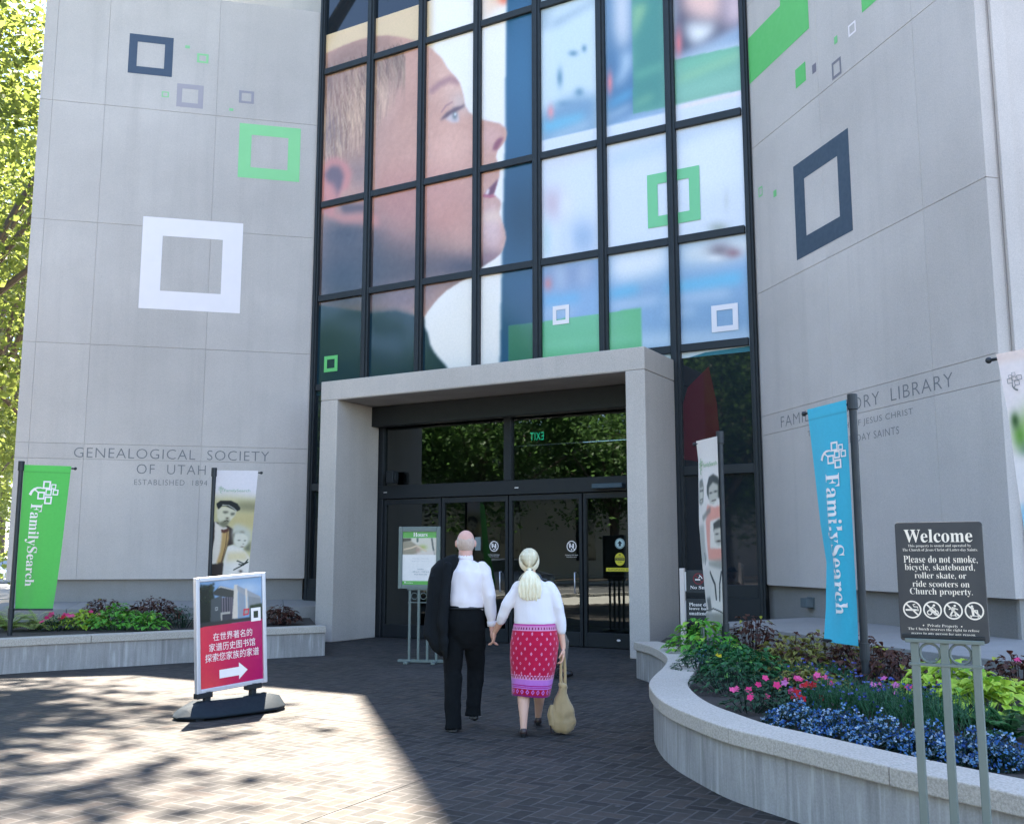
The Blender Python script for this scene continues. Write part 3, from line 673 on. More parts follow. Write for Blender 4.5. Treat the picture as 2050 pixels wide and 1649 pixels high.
# ---------------------------------------------------------------- square emblems and carved lettering
def decal(pl, par, x0, y0, x1, y1, col, border=0.19, off=0.003, k=0.82):
    u0, za = pl.uz(x0, y0); u1, zb = pl.uz(x1, y1); g = Art()
    if border: g.ring(u0, zb, u1, za, abs(u1 - u0) * border, abs(za - zb) * border)
    else: g.rect(u0, zb, u1, za)
    g.build('square_emblem', lambda u, v: pl.P(u, v, off), flat('emblem', col, k), par)
NAVY, GRN, GRY = (60, 78, 104), (112, 200, 124), (160, 160, 174)
for q in ((260, 67, 344, 155, NAVY, .19), (371, 91, 380, 98, (140, 205, 156), 0), (395, 107, 417, 128, (140, 208, 156), .2), (324, 183, 338, 196, (146, 208, 160), .2),
          (355, 167, 406, 218.5, (162, 162, 176), .2), (479, 181, 508, 209, (148, 150, 166), .18), (459, 217, 467, 223, (130, 205, 150), 0), (480, 246.5, 599, 365, (136, 216, 156), .2), (287, 433, 480, 627.6, (236, 238, 250), .2)):
    decal(LW, wall_l, *q)
BG = (96, 196, 112)
u0, z0 = RW.uz(1497.5, 171.5); u1, z1 = RW.uz(1620, 58); zi = RW.uz(1494, 81.5)[1]; ui = RW.uz(1562, 15)[0]
g = Art(); zl = (z0 + z1) / 2; g.rect(0.062, zl, u1, zl + (zi - z0)); g.rect(ui, zl + (zi - z0), u1, zl + 3.2); g.build('square_emblem', lambda u, v: RW.P(u, v, .003), flat('emblem', BG, .82), wall_r)
ua, za = RW.uz(1726, 26.5); g = Art(); g.rect(ua, za, ua + 1.6, za + 1.6); g.build('square_emblem', lambda u, v: RW.P(u, v, .003), flat('emblem', BG, .82), wall_r)
for q in ((1698, 53, 1714, 63, (232, 234, 246), .16), (1670, 76, 1677, 85, (120, 200, 136), 0), (1665, 128, 1685, 147, (122, 124, 138), .17), (1626, 132, 1634.5, 143, (118, 118, 134), 0), (1592, 141, 1614, 161, BG, 0),
          (1588, 334.5, 1708, 461, (56, 76, 98), .2), (1518.6, 377, 1527, 391, (124, 200, 140), .17), (1548.5, 383, 1555, 392, (112, 198, 130), 0)):
    decal(RW, wall_r, *q)
for q in ((650, 714, 676, 742.5, (100, 200, 120), .22), (1295.6, 352, 1403, 440, (120, 208, 158), .2), (1107, 614, 1140, 647, (232, 236, 246), .22), (1424, 613, 1479, 660, (226, 232, 246), .2)):
    decal(GL, fr, *q, off=0.012)
def carve(pl, par, st, xa, xb, xt, yt, yb, off=-0.012, sp=1.0):
    g = Art(); g.text(st, pl.uz(xa, (yt + yb) / 2)[0], pl.uz(xt, yb)[1], pl.uz(xb, (yt + yb) / 2)[0], pl.uz(xt, yt)[1], off, 0, sp)
    g.build('carved_lettering', lambda u, v: pl.P(u, v, .0022), M['engrave'], par)
carve(LW, wall_l, 'GENEALOGICAL  SOCIETY', 148, 539, 148, 895, 915, sp=1.1)
carve(LW, wall_l, 'OF  UTAH', 273.6, 412, 275, 928.6, 948, sp=1.15)
carve(LW, wall_l, 'ESTABLISHED  1894', 268.8, 415, 270, 959, 970, -.008, 1.15)
g = Art(); g.text('FAMILY  HISTORY  LIBRARY', RW.uz(1563.5, 844)[0], RW.uz(1783.6, 803)[1], RW.uz(1908, 760)[0], RW.uz(1783.6, 776.6)[1], -.012, 0, 1.1)
cl = lambda: g.build('carved_lettering', lambda u, v: RW.P(u, v, .0022), M['engrave'], wall_r)
cl(); g = Art(); g.text('THE CHURCH OF JESUS CHRIST', RW.uz(1617, 868)[0], RW.uz(1827.5, 832.5)[1], RW.uz(1828, 824)[0], RW.uz(1827.5, 816)[1], -.008, 0, 1.1)
cl(); g = Art(); g.text('OF LATTER-DAY SAINTS', RW.uz(1640, 893)[0], RW.uz(1799.7, 868)[1], RW.uz(1800, 860)[0], RW.uz(1799.7, 852.6)[1], -.008, 0, 1.1)
cl()

# ---------------------------------------------------------------- entrance portal
pu0, pu1 = PF.uz(643, 775)[0], PF.uz(1291, 760)[0]; pi0, pi1 = PF.uz(673, 900)[0], PF.uz(1254, 900)[0]; PT = 4.765; LB = PT - 0.36
m = MB(); m.pbox(PF, pu0, pu1, LB, PT, -PORT_D + .12, 0.0)
portal = m.build('entrance_portal', M['portal'], bld, bevel=0.012)
m = MB(); m.pbox(PF, pu0, pi0, 0.0, LB - .008, -PORT_D + .12, -0.001); m.build('pillar', M['portal'], portal, bevel=0.012)
m = MB(); m.pbox(PF, pi1, pu1, 0.0, LB - .008, -PORT_D + .12, -0.001); m.build('pillar', M['portal'], portal, bevel=0.012)
m = MB(); m.pbox(PF, pu0 + .02, pu1 - .02, LB - .009, LB + .001, -PORT_D + .13, -0.012); m.build('portal_joint', M['joint'], portal)
# door screen on the glass plane
zt1, zt0, zd = GL.uz(1032, 832)[1], GL.uz(1024, 962)[1], GL.uz(1032, 990)[1]
du = [GL.uz(x, 1000)[0] for x in (765, 886, 1020, 1168)] + [pi1 + .02]
m = MB()
m.pbox(GL, pi0 - .2, pi1 + .3, zt1, 4.80, -0.06, 0.10); m.pbox(GL, pi0 - .2, pi1 + .3, zd, zt0, -0.06, 0.085)
m.pbox(GL, pi0 - .2, du[0] + .075, 0.0, zd - .001, -0.06, 0.09); m.pbox(GL, pi0 - .2, du[0] + .075, zt0 + .001, zt1 - .001, -0.06, 0.09)
m.pbox(GL, du[2] - .075, du[2] + .075, zt0 + .001, zt1 - .001, -0.06, 0.09)
m.pbox(GL, pi0, pi1, LB - .40, LB - .02, 0.13, 0.36)
m.pbox(GL, pi1 + .02, pi1 + .3, 0.0, zt0 - .001, -0.06, 0.06)
door_fr = m.build('door_frame', M['dark'], bld, bevel=0.006, seg=1)
for a, b in ((du[0] + .075, du[2] - .075), (du[2] + .075, pi1 + .3)):
    link('transom_pane', np_mesh('transom_pane', [GL.P(a, zt0, .02), GL.P(b, zt0, .02), GL.P(b, zt1, .02), GL.P(a, zt1, .02)], [(0, 1, 2, 3)]), M['glass'], bld)
M['sticker'] = M['white']
for i in range(4):
    a, b = du[i] + (.075 if i == 0 else .012), du[i + 1] - .012
    st = 0.055 if i != 2 else .06
    m = MB(); zz = zd - .012
    m.pbox(GL, a, a + st, 0.012, zz, -.03, .045); m.pbox(GL, b - st, b, 0.012, zz, -.03, .045)
    m.pbox(GL, a + st, b - st, zz - .10, zz, -.03, .044); m.pbox(GL, a + st, b - st, 0.012, 0.25, -.03, .044)
    dl = m.build('door_leaf', M['dark'], bld, bevel=0.004, seg=1)
    link('door_pane', np_mesh('door_pane', [GL.P(a + st, .25, .005), GL.P(b - st, .25, .005), GL.P(b - st, zz - .1, .005), GL.P(a + st, zz - .1, .005)], [(0, 1, 2, 3)]), M['glass'], dl)
    if i in (1, 2):
        m = MB(); hu = b - .13 if i == 1 else b - .12
        m.tube([GL.P(hu, .90, .05), GL.P(hu, .90, .10), GL.P(hu, 1.25, .10), GL.P(hu, 1.25, .05)], .012, 8); m.build('door_handle', M['alu'], dl, smooth=True)
        g = Art(); uc, zc = GL.uz(989.6 if i == 1 else 1144.8, 1093); r = .095
        g.annulus(uc, zc, r * .84, r); g.line([(uc - r * .64, zc + r * .64), (uc + r * .64, zc - r * .64)], r * .16)
        g.poly([(uc - .055, zc + .05), (uc - .012, zc + .05), (uc - .02, zc - .03), (uc - .045, zc - .03)]); g.poly([(uc + .012, zc - .04), (uc + .05, zc - .02), (uc + .045, zc + .05), (uc + .018, zc + .045)]); g.disc(uc + .0, zc - .055, .014)
        g.text('No food or drink please', uc - .12, zc - .165, uc + .12, zc - .14); g.text('beyond this point', uc - .1, zc - .195, uc + .1, zc - .175)
        g.build('door_sticker', lambda u, v: GL.P(u, v, .012), M['white'], dl)
    if i == 3:
        g = Art(); uc, zc = GL.uz(1241.4, 1119); g.disc(uc, zc, .092, ry=.108); g.build('caution_sticker', lambda u, v: GL.P(u, v, .011), flat('yellow', (226, 222, 60)), dl)
        g = Art(); g.text('AUTOMATIC', uc - .07, zc + .03, uc + .07, zc + .052); g.rect(uc - .088, zc - .022, uc + .088, zc + .022); g.text('DOOR', uc - .035, zc - .055, uc + .035, zc - .034); g.rect(uc - .02, zc + .068, uc + .02, zc + .085)
        g.build('caution_lettering', lambda u, v: GL.P(u, v, .013), M['black'], dl)
        g = Art(); g.text('CAUTION', uc - .078, zc - .014, uc + .078, zc + .015); g.build('caution_lettering', lambda u, v: GL.P(u, v, .0145), flat('yellow', (226, 222, 60)), dl)
        uc, zc = GL.uz(1241.4, 1087.6); g = Art(); g.disc(uc, zc, .088); g.build('entry_sticker', lambda u, v: GL.P(u, v, .011), flat('pale_blue', (190, 226, 236)), dl)
        g = Art(); g.annulus(uc, zc, .074, .080); g.poly([(uc - .02, zc - .045), (uc + .02, zc - .045), (uc + .02, zc), (uc + .045, zc), (uc, zc + .05), (uc - .045, zc), (uc - .02, zc)]); g.text('AUTOMATIC DOOR', uc - .045, zc - .062, uc + .045, zc - .052)
        g.build('entry_arrow', lambda u, v: GL.P(u, v, .013), flat('teal_print', (16, 40, 52)), dl)
        ua, zs = GL.uz(1214, 1139.6); g = Art(); g.rect(ua, zs - .03, b - st - .004, zs + .03); g.build('strip_sticker', lambda u, v: GL.P(u, v, .011), flat('yellow', (226, 222, 60)), dl)
        g = Art(); g.text('AUTOMATIC DOOR   STAND CLEAR', ua + .03, zs - .014, b - st - .02, zs + .014); g.build('strip_lettering', lambda u, v: GL.P(u, v, .013), M['black'], dl)
        ua, zs = GL.uz(1241, 1281); g = Art(); g.disc(ua, zs, .035, ry=.018); g.build('maker_sticker', lambda u, v: GL.P(u, v, .052), M['white'], dl)
g = Art(); ua, zs = GL.uz(1039, 976.5); g.rect(ua - .04, zs - .008, ua + .04, zs + .008); ua, zs = GL.uz(777, 986); g.rect(ua - .04, zs - .006, ua + .04, zs + .006)
g.build('frame_sticker', lambda u, v: GL.P(u, v, .092), M['white'], door_fr)
m = MB(); ua, zs = GL.uz(957, 1088); m.pbox(GL, ua - .06, ua + .06, zs - .12, zs + .12, .006, .012); m.build('notice', flat('notice', (120, 140, 150)), door_fr)
m = MB(); ua, zs = GL.uz(1225, 972); m.pbox(GL, ua - .28, ua + .28, zs - .05, zs + .03, .09, .22); m.build('door_sensor', flat('sensor_blue', (60, 84, 100), .8), door_fr, bevel=.01)
# dim lobby behind the doors
m = MB(); L0, L1 = pi0 - 1.5, pi1 + 2.2
m.pbox(GL, L0, L1, -.15, 0.003, -8.0, -.10); m.pbox(GL, L0, L1, 4.5, 4.6, -8.0, -.13); m.pbox(GL, L0, L1, .004, 4.49, -8.2, -8.0); m.pbox(GL, L0 - .1, L0, .004, 4.49, -8.0, -.13); m.pbox(GL, L1, L1 + .1, .004, 4.49, -8.0, -.13)
lobby = m.build('lobby', plain('dim_interior', (0.10, 0.10, 0.10), 0.7), bld)
m = MB(); m.pbox(GL, L0 + 2.2, L0 + 5.0, .004, 1.1, -5.2, -4.4); m.build('reception_desk', plain('oak_desk', (0.16, 0.09, 0.05), .5), lobby, bevel=.02)
m = MB(); ua, zs = GL.uz(786, 954, .2); m.pbox(GL, ua - .10, ua + .07, zs - .13, zs + .11, .11, .28); m.pbox(GL, ua + .07, ua + .10, zs - .09, zs + .07, .14, .25)
o = m.build('loudspeaker', M['dark'], None, bevel=.025); tag(o, 'black loudspeaker box fixed in the upper corner of the entrance frame', 'loudspeaker')
# ================================================================ planters
def spline(P, n):
    P = [np.array(p[:2], float) for p in P]; out = []
    E = [2 * P[0] - P[1]] + P + [2 * P[-1] - P[-2]]
    for i in range(1, len(E) - 2):
        a, b, c, d = E[i - 1:i + 3]
        for k in range(n):
            t = k / n; out.append(0.5 * ((2 * b) + (-a + c) * t + (2 * a - 5 * b + 4 * c - d) * t * t + (-a + 3 * b - 3 * c + d) * t ** 3))
    out.append(P[-1]); return np.array(out)
def resample(C, step):
    s = np.r_[0, np.cumsum(np.hypot(*np.diff(C, axis=0).T))]; n = max(2, int(s[-1] / step)); t = np.linspace(0, s[-1], n)
    return np.stack([np.interp(t, s, C[:, 0]), np.interp(t, s, C[:, 1])], 1)
def offset(C, d):
    t = np.gradient(C, axis=0); t /= np.hypot(t[:, 0], t[:, 1])[:, None]
    return C + np.stack([-t[:, 1], t[:, 0]], 1) * d
def strip(m, A, B, z0, z1):
    n = len(A)
    v = [(*p, z0) for p in A] + [(*p, z0) for p in B] + [(*p, z1) for p in A] + [(*p, z1) for p in B]; f = []
    for i in range(n - 1):
        a0, a1, b0, b1 = i, i + 1, n + i, n + i + 1; c0, c1, d0, d1 = 2 * n + i, 2 * n + i + 1, 3 * n + i, 3 * n + i + 1
        f += [(a0, a1, c1, c0), (b1, b0, d0, d1), (c0, c1, d1, d0), (a1, a0, b0, b1)]
    f += [(0, 2 * n, 3 * n, n), (n - 1, 2 * n - 1, 4 * n - 1, 3 * n - 1)]; m.add(v, f)
def planter(name, label, outer, inner_d, back, zt=0.45, stone=1.35):
    loc = (float(outer[len(outer) // 2][0]), float(outer[len(outer) // 2][1]), 0.0)
    t = thing(name, loc, label, 'planter')
    inner = offset(outer, inner_d)
    m = MB(); strip(m, offset(outer, .035 * np.sign(inner_d)), offset(outer, inner_d - .04 * np.sign(inner_d)), 0.0, zt - .104); m.build('planter_wall', M['planter'], t)
    s = np.r_[0, np.cumsum(np.hypot(*np.diff(outer, axis=0).T))]; nst = max(1, int(round(s[-1] / stone)))
    for k in range(nst):
        a, b = s[-1] * k / nst + .003, s[-1] * (k + 1) / nst - .003
        idx = np.linspace(a, b, max(3, int((b - a) / .07)))
        I = lambda C: np.stack([np.interp(idx, s, C[:, 0]), np.interp(idx, s, C[:, 1])], 1)
        m = MB(); strip(m, I(outer), I(inner), zt - .10, zt); m.build('coping_stone', M['coping'], t, bevel=.008, seg=2)
    pts = list(map(tuple, offset(outer, inner_d * .8))) + back
    bm = bmesh.new(); vs = [bm.verts.new((p[0], p[1], zt - .07)) for p in pts]; bm.faces.new(vs); bmesh.ops.triangulate(bm, faces=bm.faces); bmesh.ops.recalc_face_normals(bm, faces=bm.faces)
    me = bpy.data.meshes.new('planter_soil'); bm.to_mesh(me); bm.free(); link('planter_soil', me, M['soil'], t)
    return t
rp = [gnd(x, y, .45) for x, y in ((1268, 1284), (1285, 1288), (1302, 1293), (1319, 1301), (1331, 1310), (1336, 1320), (1328, 1334), (1310, 1351), (1300, 1364), (1301, 1376), (1315, 1394), (1340, 1411), (1378, 1427.6), (1449.5, 1454), (1560, 1480.7), (1773, 1531.7), (1980, 1576.6), (2120, 1606), (2330, 1640))]
router = resample(spline(rp, 8), .07)
planter('curved_planter', 'curved concrete planter with a pale coping and bedding flowers, beside the WELCOME sign', router, .33,
        [(4.9, 4.6), (5.2, 7.3), (4.55, 9.3), (4.0, 10.8), (3.5, 12.85), (2.75, 14.3), (2.2, 14.6)])
lp = [gnd(x, y, .45) for x, y in ((0, 1279.5), (127, 1273.6), (285, 1267), (388, 1262.4), (529, 1257.5), (653, 1252.8))]
d0 = lp[1] - lp[0]; d0 /= np.linalg.norm(d0); lp = [lp[0] - d0 * 4.0] + lp
louter = resample(spline(lp, 6), .1)
planter('straight_planter', 'straight concrete planter along the wing carved GENEALOGICAL SOCIETY, behind the red poster stand', louter, .30,
        [(-3.9, 19.6), (-9.4, 18.2), (-9.9, 10.5)], stone=1.9)

# ================================================================ plants
class Leaves:
    def __init__(s): s.v = []; s.f = []; s.c = []
    def leaf(s, p, d, up, L, W, col, tip=None, droop=.3, fold=.15, shape=(0.0, .75, 1.0, .62, 0.0)):
        p, d, up = np.array(p, float), np.array(d, float), np.array(up, float)
        d = d / np.linalg.norm(d); sd = np.cross(d, up); ln = np.linalg.norm(sd)
        sd = sd / ln if ln > 1e-4 else np.array([1.0, 0, 0]); nn = np.cross(sd, d); b = len(s.v); n = len(shape); tip = col if tip is None else tip
        for i, w in enumerate(shape):
            t = i / (n - 1); q = p + d * (L * t) - np.array([0, 0, 1.0]) * (droop * L * t * t)
            for k in (-1, 0, 1):
                s.v.append(q + sd * (k * W * .5 * w) + nn * (abs(k) * fold * W * w)); cc = np.array(col) + (np.array(tip) - np.array(col)) * (.35 + .65 * abs(k)) * (1 if abs(k) or i == n - 1 else .0)
                s.c.append(np.clip(cc * random.uniform(.9, 1.1), 0.002, .85))
        for i in range(n - 1):
            for k in (0, 1): q = b + i * 3 + k; s.f.append((q, q + 1, q + 4, q + 3))
    def stem(s, a, c, r, col):
        a, c = np.array(a, float), np.array(c, float); b = len(s.v)
        for q in (a, c):
            for k in range(4): th = k * math.pi / 2; s.v.append(q + np.array([math.cos(th) * r, math.sin(th) * r, 0])); s.c.append(np.array(col))
        for k in range(4): s.f.append((b + k, b + (k + 1) % 4, b + 4 + (k + 1) % 4, b + 4 + k))
    def petalflower(s, p, nrm, r, col, eye=None, n=5):
        p, nrm = np.array(p, float), np.array(nrm, float); nrm /= np.linalg.norm(nrm)
        a = np.cross(nrm, (0.3, .2, 1.0)); a /= np.linalg.norm(a); c2 = np.cross(nrm, a); b0 = random.uniform(0, 6)
        for k in range(n):
            th = b0 + 2 * math.pi * k / n; d = a * math.cos(th) + c2 * math.sin(th)
            s.leaf(p, d + nrm * .18, nrm, r, r * .80, eye if eye is not None else col, col, 0.05, .05, (0.18, .8, 1.0, .75, .25))
    def build(s, name, parent=None, mat=None):
        me = np_mesh(name, s.v, s.f); color_attr(me, np.array(s.c)); return link(name, me, mat or M['leaf'], parent)
M['leaf'] = attr_mat('plant_leaves', .5, .4, trans=.25)
M['petal'] = attr_mat('flower_petals', .6, .25, trans=.3)
G = lambda r, g, b, k=.8: np.array(alb(r, g, b, k))
KINDS = {   # leaf colour, edge/tip colour, accent, leaf length, width, droop
    'dark': (G(66, 36, 38), G(96, 62, 44), G(170, 186, 70), .085, .055, .5), 'mixed': (G(92, 84, 44), G(150, 160, 72), G(80, 44, 40), .085, .055, .5),
    'green': (G(30, 92, 58), G(44, 122, 66), G(96, 160, 70), .085, .05, .45), 'bright': (G(70, 150, 56), G(110, 190, 64), G(150, 204, 76), .10, .075, .5),
    'lime': (G(150, 196, 54), G(186, 222, 84), G(120, 180, 60), .11, .085, .5), 'deep': (G(22, 64, 48), G(34, 86, 58), G(40, 96, 60), .06, .03, .4)}
def dome(lv, c, r, h, n, kind, acc=.1):
    c0, c1, ac, L, W, dr = KINDS[kind]
    for i in range(n):
        th = random.uniform(0, 2 * math.pi); q = math.sqrt(random.random()); z = h * (1 - q * q * .75) * random.uniform(.55, 1.0)
        rr = r * q; p = np.array([c[0] + rr * math.cos(th), c[1] + rr * math.sin(th), c[2] + z])
        d = np.array([math.cos(th) * (.25 + q) + random.uniform(-.6, .6), math.sin(th) * (.25 + q) + random.uniform(-.6, .6), random.uniform(-.1, .55)])
        k = random.uniform(.65, 1.2); a, b = (ac, ac * 1.15) if random.random() < acc else (c0 * random.uniform(.75, 1.25), c1)
        lv.leaf(p, d, (0, 0, 1), L * k, W * k, a, b, dr, random.uniform(.05, .25))
        if i % 6 == 0: lv.stem((c[0] + rr * .5 * math.cos(th), c[1] + rr * .5 * math.sin(th), c[2]), p, .004, c0 * .7)
def bushy(name, px, r, h, n, kind, label, cat='plant', group=None, acc=.1, z=.38, flowers=None):
    c = gnd(px[0], px[1], z) if len(px) == 2 else np.array(px, float)
    t = thing(name, tuple(c), label, cat, group); lv = Leaves(); dome(lv, c, r, h, n, kind, acc); lv.build('foliage', t)
    if flowers:
        cnt, rad, cols, eye = flowers
        for i in range(cnt):
            th = random.uniform(0, 6.28); q = math.sqrt(random.random()) * .9; f = Leaves()
            p = c + np.array([r * q * math.cos(th), r * q * math.sin(th), h * (1 - q * q * .7) + random.uniform(.0, .04)])
            f.petalflower(p, (random.uniform(-.5, .5), -random.uniform(.3, 1.0), random.uniform(.4, 1.0)), rad * random.uniform(.85, 1.15), random.choice(cols), eye); f.build('blossom', t, M['petal'])
    return t
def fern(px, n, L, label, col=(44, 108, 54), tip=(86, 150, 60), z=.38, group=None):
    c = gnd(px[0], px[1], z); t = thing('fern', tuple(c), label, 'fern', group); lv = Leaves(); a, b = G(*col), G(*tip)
    for i in range(n):
        th = 2 * math.pi * i / n + random.uniform(-.3, .3); el = random.uniform(.5, 1.25); ll = L * random.uniform(.75, 1.1); prev = c
        for k in range(1, 17):
            s = k / 16; q = c + np.array([math.cos(th) * math.cos(el) * ll * s, math.sin(th) * math.cos(el) * ll * s, math.sin(el) * ll * s - .45 * ll * s * s])
            d = q - prev; sd = np.cross(d, (0, 0, 1.0)); sd /= (np.linalg.norm(sd) or 1); w = .11 * (1 - s) ** .7 + .015
            lv.stem(prev, q, .003, a * .8)
            for g in (-1, 1): lv.leaf(q, sd * g + d / np.linalg.norm(d) * .5, (0, 0, 1), w * L / .5, .034, a * random.uniform(.8, 1.2), b, .2, .05, (0.3, 1.0, .7, 0.0))
            prev = q
    lv.build('frond', t); return t
def lobelia(px, rx, ry, h, n, label, z=.38):
    c = gnd(px[0], px[1], z); t = thing('lobelia', tuple(c), label, 'flower', None); lv = Leaves(); fl = Leaves(); ax = random.uniform(0, 3)
    for i in range(n):
        th = random.uniform(0, 6.28); q = math.sqrt(random.random()); x, y = rx * q * math.cos(th), ry * q * math.sin(th); zz = h * (1 - q ** 3 * .8) * random.uniform(.35, 1.05) * (.8 + .25 * math.sin(x * 23 + n) + .2 * math.cos(y * 31)); p = c + np.array([x, y, zz])
        for k in range(3): lv.leaf(p - (0, 0, .02), (random.uniform(-1, 1), random.uniform(-1, 1), random.uniform(-.1, .8)), (0, 0, 1), .035, .009, G(20, 62, 48) * random.uniform(.7, 1.3), None, .2, .1, (.3, 1, .6, 0))
        if random.random() < .40:
            cb = random.choice((G(56, 108, 184), G(84, 142, 206), G(44, 86, 160), G(130, 178, 222), G(176, 204, 236))); 
            for k in range(3): fl.leaf(p + np.array([random.uniform(-.01, .01)] * 3), (random.uniform(-1, 1), random.uniform(-1, .4), random.uniform(-.2, .6)), (0, -1, .6), .014, .012, cb, None, .1, .05, (.4, 1.0, .5))
    lv.build('foliage', t); o = fl.build('bloom', t, M['petal']); o['kind'] = 'stuff'; return t
def airy(px, r, h, n, label, z=.38, dots=()):
    c = gnd(px[0], px[1], z); t = thing('feathery_plant', tuple(c), label, 'plant', None); lv = Leaves()
    for i in range(n):
        th = random.uniform(0, 6.28); q = math.sqrt(random.random()); b = c + np.array([r * q * math.cos(th), r * q * math.sin(th), random.uniform(0, .1)])
        d = np.array([random.uniform(-.5, .5), random.uniform(-.5, .5), 1.0]); hh = h * random.uniform(.5, 1.05) * (1 - .35 * q)
        lv.leaf(b, d, (random.uniform(-1, 1), -1, 0), hh, .007, G(24, 78, 56) * random.uniform(.7, 1.3), G(60, 118, 74), random.uniform(0, .4), .1, (1, 1, .8, .5, 0))
        for k in range(3): lv.leaf(b + d / np.linalg.norm(d) * hh * random.uniform(.3, .9), (random.uniform(-1, 1), random.uniform(-1, 1), .4), (0, 0, 1), .05, .006, G(30, 88, 62), None, .2, .1, (.4, 1, .5, 0))
        if dots and i % 9 == 0:
            for k in range(3): lv.leaf(b + d / np.linalg.norm(d) * hh, (random.uniform(-1, 1), random.uniform(-1, 1), .5), (0, -1, .5), .016, .014, random.choice(dots), None, .1, .05, (.4, 1, .5))
    lv.build('foliage', t); return t
PINK = (G(236, 62, 140), G(240, 100, 170), G(232, 80, 150)); RED = (G(196, 20, 40), G(170, 16, 34)); MAUVE = (G(226, 130, 206), G(214, 110, 190))
# --- curved planter, from the portal end to the welcome sign
bushy('leafy_plant', (1410, 1316), .42, .46, 230, 'bright', 'bright green broad-leaved plant at the portal end of the curved planter', acc=.25)
bushy('leafy_plant', (1445, 1338), .45, .30, 330, 'green', 'mid-green leafy clump in front of the family-photo banner pole')
bushy('leafy_plant', (1402, 1352), .30, .22, 240, 'deep', 'low dark green clump at the tip of the curved planter', flowers=None)
bushy('coleus', (1508, 1312), .34, .50, 230, 'dark', 'dark burgundy coleus against the ledge, right of the family-photo banner pole', acc=.03)
bushy('leafy_plant', (1500, 1360), .42, .30, 380, 'green', 'spreading green clump with a yellow bud, left of the variegated coleus', flowers=(1, .03, (G(226, 214, 50),), None))
bushy('leafy_plant', (1462, 1384), .36, .24, 320, 'deep', 'low dark green plant at the inner bend of the coping')
bushy('coleus', (1580, 1352), .40, .42, 260, 'mixed', 'yellow-green and brown variegated coleus left of the blue banner', acc=.15)
bushy('coleus', (1655, 1348), .42, .44, 290, 'mixed', 'variegated coleus growing under the blue banner', acc=.3)
bushy('coleus', (1735, 1358), .42, .42, 300, 'dark', 'dark maroon coleus at the foot of the blue banner pole', acc=.06)
bushy('coleus', (1792, 1375), .36, .36, 260, 'dark', 'dark coleus with lime tips left of the welcome sign posts', acc=.08)
bushy('leafy_plant', (1622, 1385), .34, .20, 300, 'mixed', 'low chartreuse leafy plant behind the pink flowers', acc=.1)
bushy('sweet_potato_vine', (1905, 1405), .40, .34, 230, 'lime', 'lime green sweet potato vine behind the welcome sign posts', acc=.1)
bushy('sweet_potato_vine', (1985, 1430), .40, .28, 230, 'lime', 'lime green sweet potato vine spilling beside the fern', acc=.1)
bushy('coleus', (2042, 1392), .34, .36, 230, 'dark', 'blackish coleus at the photo edge right of the lime vine', flowers=(2, .03, PINK, None), acc=.05)
for q, lab, cnt, cols in (((1500, 1424), 'vinca with pink blooms nearest the coping bend', 5, PINK), ((1545, 1416), 'vinca with hot pink blooms left of the red flowers', 6, PINK), ((1572, 1400), 'pink vinca behind the red flowers', 6, PINK + MAUVE), ((1640, 1400), 'pink vinca right of the red flowers', 5, PINK),
                          ((1760, 1410), 'mauve-pink flowers in front of the dark coleus', 7, MAUVE), ((1862, 1412), 'single pink vinca bloom between the welcome sign posts', 2, PINK)):
    bushy('vinca', q, .20, .19, 120, 'deep', lab, 'flower', 'pink bedding flowers', flowers=(cnt, .030, cols, None))
for q, lab in (((1612, 1420), 'crimson red blooms among the pink vinca'), ((1590, 1436), 'small dull red blooms just behind the blue lobelia')):
    bushy('geranium', q, .14, .17, 90, 'deep', lab, 'flower', 'red bedding flowers', flowers=(6, .032, RED, None))
airy((1690, 1425), .36, .26, 420, 'feathery green plant between the pink flowers and the blue lobelia', dots=(G(70, 90, 170), G(90, 110, 190)))
airy((1790, 1440), .36, .27, 420, 'feathery green plant just left of the welcome sign posts', dots=(G(60, 80, 170),))
airy((1640, 1380), .30, .24, 260, 'feathery plant with violet specks in front of the variegated coleus', dots=(G(80, 84, 180),))
airy((1885, 1460), .34, .24, 380, 'feathery green plant between the welcome sign posts')
for q, rx, ry, n, lab in (((1600, 1450), .26, .24, 900, 'patch of blue lobelia at the near end of the red flowers'), ((1690, 1470), .28, .22, 950, 'patch of blue lobelia along the coping below the feathery plants'), ((1772, 1490), .26, .20, 900, 'blue lobelia patch left of the first welcome sign post'),
                          ((1862, 1506), .25, .20, 950, 'blue lobelia seen between the welcome sign posts'), ((1950, 1522), .25, .19, 950, 'pale blue lobelia right of the welcome sign posts'), ((2020, 1536), .22, .16, 700, 'blue lobelia at the photo edge below the fern'), ((1403, 1338), .10, .10, 120, 'tiny blue lobelia tuft by the portal end coping')):
    lobelia(q, rx, ry, .17, n, lab)
fern((2020, 1478), 14, .42, 'green fern below the lime vine at the photo edge', (30, 92, 56), (60, 130, 60))
fern((1950, 1465), 12, .34, 'smaller green fern right of the welcome sign posts', (30, 92, 56), (60, 130, 60))
